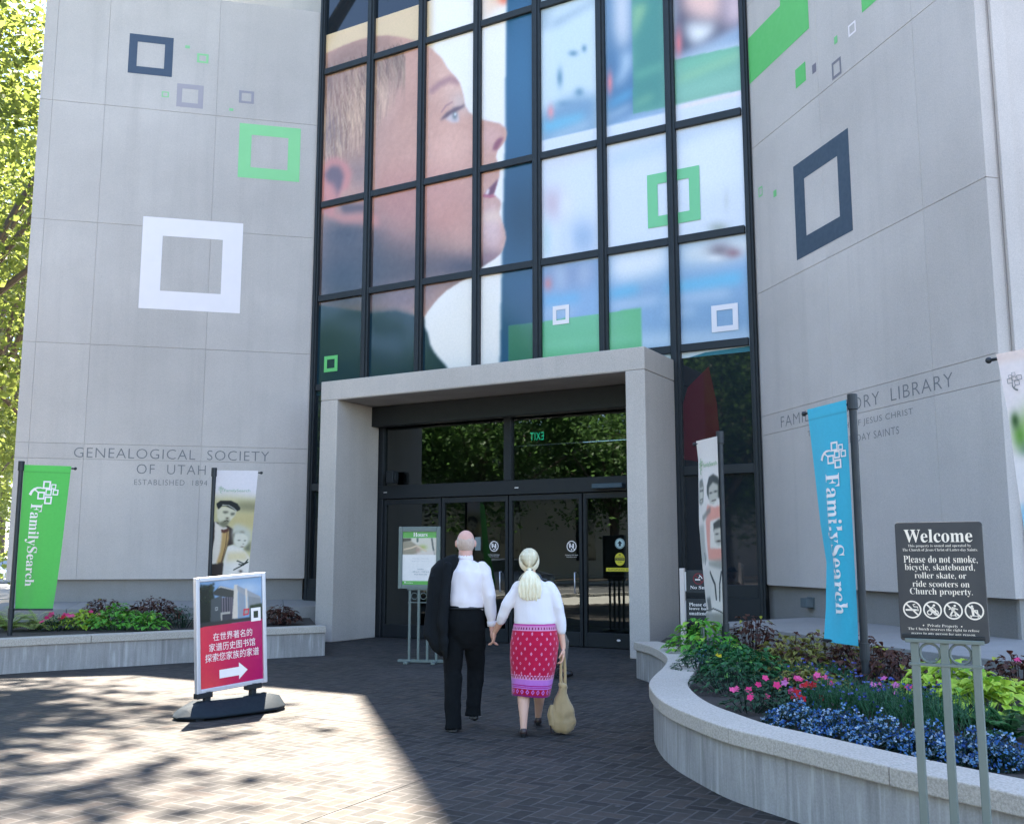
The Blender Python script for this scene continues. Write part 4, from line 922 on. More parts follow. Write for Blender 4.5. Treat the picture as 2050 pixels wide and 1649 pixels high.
# --- straight planter
fern((14, 1262), 20, .74, 'fern coloured as if sunlit, at the photo edge by the green banner pole', (120, 170, 80), (205, 226, 140))  # sunlight put into the frond colours; the wing's shadow covers this spot
fern((78, 1260), 20, .70, 'fern coloured as if sunlit, under the green banner cloth', (120, 170, 80), (205, 226, 140))  # same sunlight painted into the greens, no sun reaches here
bushy('vinca', (118, 1262), .30, .26, 160, 'deep', 'red and pink flowers right of the two ferns', 'flower', flowers=(8, .05, RED + PINK, None))
bushy('leafy_plant', (165, 1258), .40, .28, 220, 'lime', 'pale green plant with pink blooms left of the dark coleus pair', flowers=(5, .045, PINK, None))
bushy('coleus', (204, 1250), .42, .46, 460, 'dark', 'dark coleus between the pale green plant and the green vine', acc=.02)
bushy('leafy_plant', (232, 1260), .42, .42, 260, 'bright', 'green sweet potato plant between the two dark coleus', acc=.05)
bushy('coleus', (304, 1250), .52, .48, 560, 'dark', 'larger dark coleus left of the poster stand', acc=.02)
bushy('leafy_plant', (297, 1262), .26, .30, 140, 'bright', 'small bright green plant in front of the larger dark coleus')
bushy('leafy_plant', (362, 1256), .36, .36, 220, 'deep', 'dark green plant half hidden by the poster stand')
bushy('leafy_plant', (470, 1252), .40, .36, 200, 'deep', 'dark plant hidden behind the poster stand frame')
bushy('coleus', (562, 1250), .32, .34, 330, 'dark', 'small dark plant alone near the portal pillar', acc=.0)
m = MB(); u, z = RW.uz(1612, 1206); m.pbox(RW, u - .10, u + .10, z - .08, z + .08, -.10, -.085); m.pbox(RW, u - .085, u + .085, z - .065, z + .065, -.085, .03)
tag(m.build('wall_light', plain('lamp_housing', (.10, .12, .125), .5), None, bevel=.015), 'small dark box light on the plinth left of the blue banner', 'wall light')
# ================================================================ banners on poles
def interp_rows(rows, v):
    vs = [r[0] for r in rows]; return [float(np.interp(v, vs, [r[k] for r in rows])) for k in range(1, len(rows[0]))]
def banner_surface(rows, yl, yr, bulge=.05, ripple=.0, fold=None):
    """rows: (v, xl, yl_px, xr, yr_px) from top v=0 to bottom v=1; yl, yr: depth of the two edges (top, bottom)"""
    sm = spline  # smooth the edge curves
    def S(u, v):
        xl, y0, xr, y1 = interp_rows(rows, 1 - v); w = 1 - v
        a = atY(xl, y0, yl[0] + (yl[1] - yl[0]) * w); b = atY(xr, y1, yr[0] + (yr[1] - yr[0]) * w)
        p = a + (b - a) * u; d = b - a; n = np.array([d[1], -d[0], 0]); n /= (np.linalg.norm(n) or 1)
        if n[1] > 0: n = -n
        k = bulge * math.sin(math.pi * u) * math.sin(math.pi * min(1, w * 1.05)) + ripple * math.sin(u * 9 + w * 4) * w
        if fold: k += fold[2] * math.exp(-((u - fold[0] - .25 * (w - .5)) / .16) ** 2) * math.exp(-((w - fold[1]) / .3) ** 2)
        return p + n * k
    return S
def banner(label, pole_px, pole_y, zbase, S, canvas, k=.82, arm_from_right=False, lettering=None, cap_px=None, nx=26, ny=70, art_mat=None, zext=0.0):
    a = atY(pole_px[0], pole_px[1], pole_y); ztop = float(a[2]) + zext
    t = thing('street_banner', (float(a[0]), float(a[1]), zbase), label, 'banner', 'banners on black poles in the planters')
    m = MB(); m.tube([(a[0], a[1], zbase), (a[0], a[1], ztop)], .034, 14); p = m.build('pole', M['pole'], t, smooth=False)
    m = MB(); m.tube([(a[0], a[1], ztop - .13), (a[0], a[1], ztop - .125), (a[0], a[1], ztop + .012), (a[0], a[1], ztop + .016)], [.040, .046, .046, .04], 14); m.build('pole_cap', M['pole'], t)
    zb = float(S(1.0 if arm_from_right else 0.0, 0.0)[2])
    m = MB(); m.tube([(a[0], a[1], zb - .12), (a[0], a[1], zb + .03)], [.044, .044], 14); m.build('bracket', M['pole'], t)
    e0, e1 = S(0, 1.0), S(1, 1.0); d = (e1 - e0) / np.linalg.norm(e1 - e0)
    BK = np.array([0, .030, -.012]); m = MB(); m.tube([np.array(a) * (1, 1, 0) + BK + (0, 0, float((e1 if arm_from_right else e0)[2]) - .02), (e0 - d * .045 if arm_from_right else e1 + d * .045) + BK - (0, 0, .02)], .012, 10); m.ball((e0 - d * .045 if arm_from_right else e1 + d * .045) + BK - (0, 0, .02), .024); m.build('arm', M['pole'], t, smooth=True)
    f0, f1 = S(0, 0.0), S(1, 0.0)
    m = MB(); m.tube([np.array(a) * (1, 1, 0) + (0, 0, float((f1 if arm_from_right else f0)[2]) + .012), (f0 if arm_from_right else f1) + (0, 0, .012)], .013, 10); m.build('arm', M['pole'], t, smooth=True)
    cl = link('banner_cloth', canvas.mesh('banner_cloth', S, k), M['banner'], t, smooth=True)
    # hem pockets at the top and bottom
    for v0, v1 in ((.962, 1.0), (0.0, .03)):
        m = MB(); n = 10; A = [S(i / n, v0) for i in range(n + 1)]; B = [S(i / n, v1) for i in range(n + 1)]
    if lettering:
        art, mat = lettering
        dv = 1e-3
        def fn(u, v):
            u = min(.999, max(.001, u)); v = min(.999, max(.001, v)); p = S(u, v); q = np.cross(S(u + dv, v) - S(u - dv, v), S(u, v + dv) - S(u, v - dv)); q /= (np.linalg.norm(q) or 1)
            if q @ (p - O3) > 0: q = -q
            return p + q * .008
        art.build('lettering', fn, mat, cl)
    return t
def plain_canvas(rgb, hem=(1.06, .965)):
    c = Canvas(52, 150, rgb); y = c.Y / (c.h - 1)
    c.paint(np.clip((y - .955) * 60, 0, 1) * .5, tuple(min(255, q * hem[0]) for q in rgb)); c.paint(((y > .950) & (y < .958)).astype(float), tuple(q * .86 for q in rgb), .8); return c
def vertical_art(asp, lx, ly, lk, tx0, tx1, ty0, ty1, st='FamilySearch'):
    """emblem at the top, lettering reading downwards; asp = height/width of the cloth"""
    g = Art(); g.logo(lx, ly, lk, .16, True, 1 / asp); g.text(serif(st), tx0, ty0, tx1, ty1, 0, 90); return g
# green banner, far end of the straight planter
S1 = banner_surface([(0, 48, 930, 143, 933), (.33, 42, 1026, 131, 1030), (.66, 35, 1124, 119, 1126), (1, 28.5, 1221, 106, 1221)], (15.0, 15.0), (15.1, 14.75), .05, .02)
banner('lime green banner with white lettering reading downwards, over the sun-coloured ferns', (43, 925), 15.0, .38, S1, plain_canvas((96, 204, 100)), lettering=(vertical_art(3.05, .50, .815, .62, .16, .50, .17, .735), M['white']))
# man and child
c = Canvas(76, 212, (228, 230, 242), lambda p: ((p[0] - (232 - (p[1] - 80) * .044)) / ((838 - (p[1] - 83) * .0885) - (232 - (p[1] - 80) * .044)) * 75, (1 - (p[1] - 80) / 1900.0) * 211))
c.poly(((100, 470), (400, 440), (900, 480), (900, 2100), (0, 2100)), (204, 202, 160), 6); c.poly(((520, 540), (820, 540), (820, 680), (580, 660)), (132, 134, 106), 5, .9); c.poly(((430, 700), (820, 700), (820, 900), (430, 900)), (200, 190, 142), 5)
c.poly(((195, 820), (260, 830), (420, 880), (500, 930), (510, 1150), (420, 1170), (340, 1400), (380, 1440), (340, 1620), (320, 2000), (80, 2000), (150, 1200)), (60, 52, 50), .8)
c.poly(((215, 810), (260, 850), (400, 900), (430, 960), (410, 1080), (330, 1250), (260, 1420), (160, 1430), (180, 1260), (215, 1050)), (226, 224, 220), .8); c.poly(((330, 970), (430, 930), (440, 1060), (400, 1200), (320, 1400), (240, 1420), (300, 1250), (320, 1100)), (196, 166, 112), 1.5); c.stroke(((410, 940), (390, 1150), (320, 1400)), 1.6, (110, 84, 58))
c.poly(((250, 640), (300, 610), (440, 610), (540, 660), (530, 720), (470, 790), (410, 860), (360, 905), (290, 870), (255, 760)), (214, 216, 194), .7); c.poly(((255, 760), (290, 830), (400, 790), (450, 800), (400, 880), (350, 905), (290, 870)), (112, 116, 96), 1.5, .9)
c.blob((260, 670), (22, 40), (208, 208, 186)); c.poly(((335, 668), (410, 670), (425, 688), (370, 702), (340, 688)), (60, 62, 56), 1.2, .8); c.poly(((448, 696), (520, 690), (510, 722), (462, 730)), (60, 62, 56), 1.2, .8); c.blob((405, 770), (22, 14), (96, 90, 78)); c.stroke(((350, 820), (400, 800), (420, 815)), 1.2, (70, 60, 54))
c.poly(((238, 560), (300, 515), (450, 515), (550, 560), (592, 620), (590, 650), (545, 672), (480, 640), (380, 598), (320, 600), (270, 645), (245, 600)), (40, 44, 44), .6); c.stroke(((330, 580), (420, 585), (500, 630), (540, 668)), 1.4, (176, 184, 176))
c.poly(((315, 930), (360, 935), (425, 915), (430, 960), (365, 985), (320, 975)), (96, 62, 52), .6)
c.poly(((500, 1150), (420, 1180), (360, 1380), (340, 1560), (320, 2000), (720, 2000), (720, 1330), (660, 1230), (620, 1190)), (236, 238, 238), 1); c.poly(((420, 1260), (680, 1250), (700, 1370), (400, 1390)), (226, 216, 172), 3, .8)
c.poly(((500, 880), (560, 850), (680, 900), (750, 970), (740, 1080), (690, 1170), (520, 1170), (480, 1000)), (200, 206, 196), 3); c.poly(((500, 1000), (560, 960), (660, 990), (640, 960), (530, 970), (500, 1090), (510, 1180)), (84, 80, 70), 1.6, .9)
c.poly(((530, 1000), (640, 990), (700, 1040), (690, 1150), (620, 1220), (560, 1190), (520, 1110)), (222, 226, 216), 1); c.blob((585, 1088), (20, 9), (96, 96, 88), .8); c.blob((662, 1092), (15, 9), (96, 96, 88), .8); c.blob((625, 1180), (22, 8), (120, 100, 92)); c.blob((640, 1140), (10, 8), (150, 146, 134))
c.poly(((680, 1170), (740, 1100), (730, 1250), (640, 1220)), (108, 116, 100), 2, .9)
for q in (((510, 1510), (600, 1460), (700, 1400)), ((560, 1380), (640, 1420), (690, 1400)), ((580, 1430), (640, 1440), (700, 1360))): c.stroke(q, 2.0, (52, 58, 52))
c.blob((600, 1530), (24, 20), (96, 92, 88)); c.blob((480, 1700), (90, 60), (206, 200, 196), .8)
S2 = banner_surface([(0, 433.5, 941, 517, 942), (.5, 426.5, 1073, 504, 1073), (1, 420, 1206, 491, 1206)], (16.5, 16.5), (16.55, 16.3), .045, .018)
g = Art(); g.logo(.145, .853, .15, .13, False, .36); g.text('FamilySearch', .22, .83, .86, .857)
banner('white banner with an old photo of a capped man and child, behind the poster stand', (429, 938), 16.5, .38, S2, c, lettering=(g, flat('sage', (150, 190, 160))))
# family photo
c = Canvas(72, 212, (236, 238, 240), lambda p: ((p[0] - float(np.interp(p[1], (115, 250, 700, 1000, 1300, 1385), (328, 345, 352, 380, 400, 393)))) / ((470 + (p[1] - 80) * .0263) - float(np.interp(p[1], (115, 250, 700, 1000, 1300, 1385), (328, 345, 352, 380, 400, 393)))) * 71, (1 - (p[1] - 95) / 1300.0) * 211))
c.poly(((355, 370), (380, 360), (392, 420), (390, 520), (372, 545), (355, 520)), (128, 134, 128), 1); c.poly(((358, 420), (388, 415), (386, 500), (372, 520), (360, 500)), (206, 210, 204), 1); c.blob((368, 440), (8, 8), (70, 74, 72)); c.blob((382, 440), (6, 8), (70, 74, 72)); c.stroke(((362, 500), (384, 498)), 1, (70, 74, 72))
c.poly(((413, 420), (425, 360), (450, 345), (475, 370), (486, 430), (484, 520), (470, 500), (430, 510), (415, 470)), (62, 68, 66), .8); c.poly(((428, 430), (450, 400), (474, 420), (476, 510), (455, 550), (436, 540), (428, 490)), (198, 202, 196), 1); c.blob((440, 470), (8, 7), (64, 68, 66)); c.blob((464, 465), (8, 7), (64, 68, 66)); c.stroke(((446, 525), (466, 522)), 1.2, (96, 90, 88))
c.poly(((405, 590), (420, 545), (460, 570), (500, 560), (500, 960), (430, 930), (420, 830), (412, 700)), (232, 168, 156), 1.2); c.poly(((355, 540), (415, 530), (415, 640), (360, 690)), (230, 232, 232), 2); c.poly(((355, 680), (395, 670), (400, 830), (420, 930), (380, 950), (360, 920)), (186, 192, 190), 2)
c.poly(((440, 660), (500, 640), (500, 860), (440, 850)), (232, 234, 232), 1); c.poly(((455, 680), (480, 655), (498, 665), (498, 740), (458, 740)), (70, 74, 72), .8); c.poly(((458, 720), (498, 710), (498, 820), (480, 840), (462, 810)), (204, 206, 200), 1); c.blob((472, 755), (7, 6), (64, 66, 64)); c.blob((480, 805), (10, 8), (72, 62, 62))
c.poly(((380, 620), (440, 560), (440, 600), (390, 650)), (120, 124, 120), 1.5, .8); c.poly(((430, 940), (500, 930), (500, 1010), (460, 1000), (430, 970)), (168, 172, 168), 2); c.poly(((380, 1000), (430, 970), (500, 1010), (500, 1200), (400, 1220)), (222, 226, 226), 2); c.stroke(((440, 1020), (462, 1100), (466, 1200)), 4.5, (50, 54, 54)); c.stroke(((492, 1020), (484, 1100), (482, 1210)), 4, (50, 54, 54)); c.stroke(((398, 960), (400, 920), (396, 880)), 2, (60, 64, 62))
c.poly(((400, 1200), (430, 1190), (440, 1290), (410, 1300)), (104, 108, 106), 1.5); c.poly(((395, 1310), (505, 1300), (510, 1420), (390, 1400)), (150, 154, 150), 2); c.stroke(((400, 1290), (450, 1270), (500, 1300)), 2, (84, 88, 86))
S3 = banner_surface([(0, 1393.5, 883, 1435.5, 873), (.1, 1398, 921, 1437, 911), (.44, 1400, 1050, 1441, 1042), (.68, 1407, 1135, 1444, 1133), (.9, 1414, 1216, 1447, 1217), (1, 1412, 1245, 1448, 1253)], (12.28, 12.1), (11.55, 11.55), .03, .008)
g = Art(); g.logo(.20, .862, .24, .13, False, .36); g.text('FamilySearch', .34, .845, .97, .875)
banner('white banner printed with an old family photo, beside the right portal pillar', (1441, 866), 11.6, .38, S3, c, arm_from_right=True, lettering=(g, flat('sage', (130, 186, 130))))
# blue banner
S4 = banner_surface([(0, 1616, 819.7, 1694, 800), (.25, 1630, 935, 1700, 924), (.5, 1643, 1048, 1706, 1046), (.66, 1655, 1126, 1710, 1126), (.85, 1653, 1218, 1716, 1222), (1, 1648.5, 1283, 1719, 1293)], (9.63, 9.35), (9.0, 9.0), .02, .006, (.50, .60, .034))
banner('sky blue banner with white lettering reading downwards, in the curved planter', (1706, 792), 9.0, .38, S4, plain_canvas((62, 188, 226)), arm_from_right=True, lettering=(vertical_art(4.6, .63, .785, .66, .30, .76, .13, .71), M['white']))
# white banner cut by the photo's edge
S5 = banner_surface([(0, 1994, 709, 2190, 672), (.06, 2000, 734, 2191, 700), (.25, 2018, 829, 2196, 800), (.5, 2035, 955, 2203, 945), (.75, 2054, 1085, 2210, 1090), (1, 2072, 1215, 2217, 1235)], (7.2, 7.0), (6.6, 6.6), .02, .006)
c = Canvas(60, 180, (236, 234, 242), lambda p: (p[0] * 59, p[1] * 179)); c.poly(((-.05, .955), (1.05, .955), (1.05, 1.05), (-.05, 1.05)), (240, 228, 228), 2); c.poly(((-.05, -.05), (1.05, -.05), (1.05, .40), (-.05, .40)), (150, 206, 238), 2)
c.blob((.12, .66), (.10, .06), (104, 160, 70)); c.blob((.3, .69), (.14, .07), (120, 176, 78)); c.blob((.08, .72), (.05, .03), (60, 96, 50)); c.blob((.22, .60), (.12, .03), (60, 110, 70)); c.poly(((-.05, .40), (1.05, .40), (1.05, .58), (-.05, .58)), (232, 236, 244), 5)
g = Art(); g.logo(.155, .872, .22, .09, False, .33)
b = banner('white banner with a blue foot and small tree emblem, cut by the photo edge', (2199, 664), 6.6, .38, S5, c, arm_from_right=True, lettering=(g, flat('grey_print', (120, 126, 128))))
g = Art(); g.text('FamilySearch', .33, .838, .95, .868); g.build('lettering', lambda u, v: S5(u, v) + np.array([-.003, -.005, 0]), flat('leaf_green', (96, 186, 90)), [o for o in b.children if o.name.startswith('banner_cloth')][0])

# ================================================================ the red poster stand
pc = np.array([-2.755, 10.15]); pd = np.array([math.cos(R(48)), math.sin(R(48))]); pn = np.array([pd[1], -pd[0]])
ps = thing('poster_stand', (float(pc[0]), float(pc[1]), 0), 'silver-framed poster stand with a red Chinese poster and white arrow, on a dark rubber foot', 'poster stand')
tl = R(3.6); U3 = np.array([pd[0] * math.cos(tl), pd[1] * math.cos(tl), math.sin(tl)]); V3 = np.array([-pd[0] * math.sin(tl), -pd[1] * math.sin(tl), math.cos(tl)]); N3 = np.array([pn[0], pn[1], 0])
PW, PH = .79, 1.10; o3 = np.array([pc[0] + .0, pc[1], .245]) - U3 * PW / 2
def pp(u, v, w=0.0): return o3 + U3 * u + V3 * v + N3 * w
def pbar(m, u0, u1, v0, v1, w0, w1, mi=0):
    q = lambda v: [pp(u0, v, w1), pp(u1, v, w1), pp(u1, v, w0), pp(u0, v, w0)]
    m.hexa(q(v0), q(v1), mi)
bw = .042
m = MB()
for w0, w1 in ((-.028, .028),):
    pbar(m, 0, bw, 0, PH, w0, w1); pbar(m, PW - bw, PW, 0, PH, w0, w1); pbar(m, bw + .0005, PW - bw - .0005, 0, bw, w0, w1); pbar(m, bw + .0005, PW - bw - .0005, PH - bw, PH, w0, w1)
frm = m.build('poster_frame', M['alu'], ps, bevel=.007)
m = MB(); pbar(m, bw - .004, PW - bw + .004, bw - .004, PH - bw + .004, -.012, .008); m.build('backing_panel', M['alu'], ps)
def to_p(p):  # pixels of the photograph's enlargement -> poster fraction
    x, y = p; xl = 110 + (y - 220) * .005; yl_t, yl_b = 222, 1512; yr_t, yr_b = 150, 1372; u = (x - 113) / (872 - 113.0)
    t, b = yl_t + (yr_t - yl_t) * u, yl_b + (yr_b - yl_b) * u; return (u * 119, (1 - (y - t) / (b - t)) * 169)
c = Canvas(120, 170, (206, 34, 84), to_p); u = c.X / 119
c.a = np.array((220, 62, 84)) * (1 - u[..., None]) + np.array((176, 12, 102)) * u[..., None]
c.blob((250, 1500), (200, 180), (232, 90, 84), .5)
ph = [(100, 215), (880, 140), (880, 660), (100, 772)]; pm = c.mask(ph, .3); c.paint(pm, (122, 166, 216))
c.blob((700, 300), (180, 90), (186, 206, 230), .8, pm); c.blob((420, 230), (120, 50), (166, 192, 226), .6, pm)
c.poly(((110, 280), (270, 250), (290, 400), (270, 760), (110, 780)), (24, 34, 32), 1.5, 1, pm)
for k_ in range(40): c.blob((random.uniform(115, 285), random.uniform(240, 480)), (14, 16), random.choice(((22, 32, 28), (40, 54, 40))), .8, pm)
c.poly(((250, 430), (380, 380), (380, 690), (240, 710)), (70, 80, 88), .6, 1, pm); c.poly(((270, 350), (360, 265), (540, 310), (530, 420), (300, 380)), (54, 60, 62), .5, 1, pm); c.poly(((330, 300), (360, 265), (545, 310), (540, 325), (370, 285)), (186, 190, 190), .4, 1, pm)
c.poly(((370, 410), (520, 400), (520, 680), (370, 690)), (60, 62, 76), .6, 1, pm)
for x in (385, 415, 445, 475, 500): c.stroke(((x, 405), (x, 600)), 1.4, (140, 134, 150), .6, .8, pm)
c.poly(((360, 590), (475, 575), (475, 600), (380, 612), (380, 690), (365, 690)), (170, 172, 170), .4, 1, pm)
c.poly(((530, 250), (575, 250), (570, 660), (500, 660), (520, 420)), (206, 204, 196), .5, 1, pm); c.poly(((580, 330), (660, 345), (660, 630), (575, 650)), (140, 156, 176), .5, 1, pm); c.poly(((560, 255), (860, 390), (860, 470), (700, 400), (575, 330)), (150, 160, 172), .5, 1, pm); c.poly(((665, 290), (690, 300), (700, 600), (670, 620)), (210, 206, 198), .5, 1, pm)
c.poly(((700, 390), (860, 410), (860, 520), (700, 560)), (132, 142, 152), .6, 1, pm); c.poly(((720, 500), (880, 470), (880, 640), (715, 640)), (40, 60, 44), 1, 1, pm); c.poly(((100, 720), (500, 670), (880, 620), (880, 680), (100, 790)), (52, 54, 58), .6, 1, pm)
c.paint(c.mask([(100, 772), (880, 660), (880, 672), (100, 784)], .3) * 0, (0, 0, 0))
for sq, col in ((((640, 545), (712, 535), (705, 610), (636, 625)), (206, 54, 74)), (((655, 560), (698, 553), (694, 595), (652, 605)), (150, 156, 160))): c.poly(sq, col, .4, 1, pm)
c.poly(((298, 525), (330, 520), (330, 560), (298, 565)), (176, 184, 190), .4, 1, pm); c.poly(((305, 532), (322, 529), (322, 552), (305, 556)), (80, 90, 98), .3, 1, pm)
cm = c.mesh('poster', lambda a, b: pp(bw + (PW - 2 * bw) * a, bw + (PH - 2 * bw) * b, .0105), .80); po = link('poster', cm, M['poster'], ps)
g = Art(); asp = (PH - 2 * bw) / (PW - 2 * bw)
for st, x0, x1, y0, y1 in (('在世界著名的', .205, .83, .432, .506), ('家谱历史图书馆', .140, .875, .334, .410), ('探索您家族的家谱', .080, .935, .238, .316)): g.text(st, x0, y0, x1, y1)
g.rect(.295, .072, .605, .152); g.poly([(.605, .034), (.745, .112), (.605, .194)])
g.ring(.815, .57, .975, .70, .042, .031)
g.build('poster_lettering', lambda u, v: pp(bw + (PW - 2 * bw) * u, bw + (PH - 2 * bw) * v, .0125), M['white'], po)
m = MB()
for s in (.15, .80):
    b0 = o3 + U3 * (s * PW); pt = lambda w, h: np.array([b0[0], b0[1], 0]) + np.array([pd[0] * w, pd[1] * w, h])
    m = MB(); m.obox((b0[0] + pd[0] * .0, b0[1], (.10 + float(pp(s * PW, 0)[2])) / 2), (*pd, 0), (*pn, 0), (0, 0, 1), .030, .028, (float(pp(s * PW, 0)[2]) - .06) / 2 ); m.obox(pp(s * PW - (.04 if s < .5 else -.0), -.018), U3, N3, V3, .085, .036, .026); m.build('post', M['dark'], ps, bevel=.006)
# rubber foot: a low pillow with pointed ends
m = MB(); prof = []
for s, hw, h in ((-.60, .05, .035), (-.52, .17, .10), (-.36, .25, .155), (-.12, .26, .15), (.12, .26, .15), (.36, .25, .175), (.50, .18, .14), (.60, .05, .05)):
    c0 = pc + pd * s; prof.append([(*(c0 + pn * hw), .02), (*(c0 + pn * hw * 1.02), .045), (*(c0 + pn * hw * .45), h), (*(c0 - pn * hw * .45), h), (*(c0 - pn * hw * 1.02), .045), (*(c0 - pn * hw), .02)])
v = [p for r in prof for p in r]; f = []
for i in range(len(prof) - 1):
    for j in range(6): f.append((i * 6 + j, i * 6 + (j + 1) % 6, (i + 1) * 6 + (j + 1) % 6, (i + 1) * 6 + j))
f += [tuple(range(6))[::-1], tuple((len(prof) - 1) * 6 + j for j in range(6))]; m.add(v, f); m.build('rubber_foot', M['rubber'], ps, bevel=.012, smooth=True)
m = MB()
for s in (-.45, .45): m.obox((*(pc + pd * s), .01), (*pd, 0), (*pn, 0), (0, 0, 1), .04, .18, .01)
m.build('foot_pad', M['dark'], ps)

# ================================================================ framed signs on grey-green steel stands
def rounded(w, h, r, n=5):
    P = []
    for cx_, cy_, a0 in ((w - r, r, -90), (w - r, h - r, 0), (r, h - r, 90), (r, r, 180)):
        for k in range(n + 1): a = R(a0 + 90 * k / n); P.append((cx_ + r * math.cos(a), cy_ + r * math.sin(a)))
    return P
def slab(pts, fn, w0, w1):
    n = len(pts); m = MB(); m.add([fn(x, y, w0) for x, y in pts] + [fn(x, y, w1) for x, y in pts], [tuple(range(n))[::-1], tuple(range(n, 2 * n))] + [(i, (i + 1) % n, n + (i + 1) % n, n + i) for i in range(n)]); return m
def stand_frame(pl, u0):
    return lambda u, v, w=0.0: np.array(pl.P(u0 + u, v, w))
# welcome sign
Yw = 4.45; wc = atY(1886, 1164, Yw); WP = Plane((float(wc[0]), float(wc[1])), 31.0)
ua, za = WP.uz(1791, 1046); ub, zb = WP.uz(1982, 1288); W_, H_ = ub - ua, za - zb
ws = thing('welcome_sign', (float(wc[0]), float(wc[1]), 0), 'dark WELCOME sign of rules on a grey-green steel stand in front of the curved planter', 'sign')
wf = lambda u, v, w=0.0: np.array(WP.P(ua + u, zb + v, w))
board = slab(rounded(W_, H_, .014), wf, -.006, .006).build('sign_board', plain('dark_sign_enamel', (.028, .028, .030), .5), ws, bevel=.002)
g = Art(); X = lambda f: f * W_; Yv = lambda f: (1 - f) * H_
for st, x0, x1, y0, y1, off in (('Welcome', .105, .885, .062, .172, 0), ('This property is owned and operated by', .145, .865, .188, .216, -.012), ('The Church of Jesus Christ of Latter-day Saints.', .078, .935, .222, .252, -.012),
                           ('Please do not smoke,', .085, .925, .284, .352, -.008), ('bicycle, skateboard,', .095, .89, .353, .421, -.008), ('roller skate, or', .205, .79, .424, .482, -.008), ('ride scooters on', .175, .82, .494, .546, -.008), ('Church property.', .140, .85, .556, .624, -.008),
                           ('Private Property', .32, .665, .855, .884, -.012), ('The Church reserves the right to refuse', .095, .895, .887, .914, -.012), ('access to any person for any reason.', .13, .855, .922, .949, -.012)):
    g.text(serif(st), X(x0), Yv(y1), X(x1), Yv(y0), off)
g.disc(X(.275), Yv(.868), .003, 8); g.disc(X(.705), Yv(.868), .003, 8)
rr = .107 * W_
for k_, cxx in enumerate((.155, .388, .622, .855)):
    x, y = X(cxx), Yv(.738); g.annulus(x, y, rr * .84, rr); s = rr * .62
    g.line([(x - s, y + s), (x + s, y - s)], rr * .17)
    if k_ == 0: g.rect(x - rr * .72, y - rr * .15, x + rr * .5, y + rr * .05); g.rect(x + rr * .55, y - rr * .15, x + rr * .68, y + rr * .05); g.line([(x + rr * .6, y + rr * .12), (x + rr * .6, y + rr * .3), (x + rr * .2, y + rr * .32), (x + rr * .1, y + rr * .55), (x + rr * .35, y + rr * .62)], rr * .10)
    if k_ == 1: g.annulus(x - rr * .32, y - rr * .3, rr * .18, rr * .29, 20); g.annulus(x + rr * .36, y - rr * .3, rr * .18, rr * .29, 20); g.disc(x + rr * .18, y + rr * .52, rr * .13, 14); g.line([(x + rr * .08, y + rr * .38), (x - rr * .28, y + rr * .08), (x + rr * .02, y - rr * .06), (x - rr * .02, y - rr * .34)], rr * .16); g.line([(x + rr * .05, y + rr * .3), (x + rr * .3, y + rr * .1), (x + rr * .36, y - rr * .25)], rr * .09)
    if k_ == 2: g.disc(x + rr * .18, y + rr * .52, rr * .13, 14); g.line([(x + rr * .05, y + rr * .36), (x - rr * .05, y - rr * .05)], rr * .34); g.line([(x - rr * .45, y + rr * .12), (x, y + rr * .28), (x + rr * .5, y + rr * .12)], rr * .12); g.line([(x - rr * .05, y - rr * .05), (x - rr * .3, y - rr * .5)], rr * .17); g.line([(x, y - rr * .05), (x + rr * .22, y - rr * .3), (x + rr * .16, y - rr * .52)], rr * .15); g.rect(x - rr * .42, y - rr * .60, x + rr * .42, y - rr * .53); g.disc(x - rr * .25, y - rr * .66, rr * .06, 8); g.disc(x + rr * .25, y - rr * .66, rr * .06, 8)
    if k_ == 3: g.disc(x - rr * .22, y + rr * .5, rr * .13, 14); g.line([(x - rr * .2, y + rr * .38), (x - rr * .12, y - rr * .5)], rr * .30, rr * .22); g.line([(x - rr * .1, y + rr * .1), (x + rr * .3, y + rr * .05)], rr * .1); g.line([(x + rr * .3, y + rr * .12), (x + rr * .36, y - rr * .5)], rr * .12); g.rect(x - rr * .5, y - rr * .58, x + rr * .5, y - rr * .50); g.disc(x - rr * .36, y - rr * .65, rr * .07, 8); g.disc(x + rr * .36, y - rr * .65, rr * .07, 8)
g.build('sign_lettering', lambda u, v: wf(u, v, .0075), M['cream'], board)
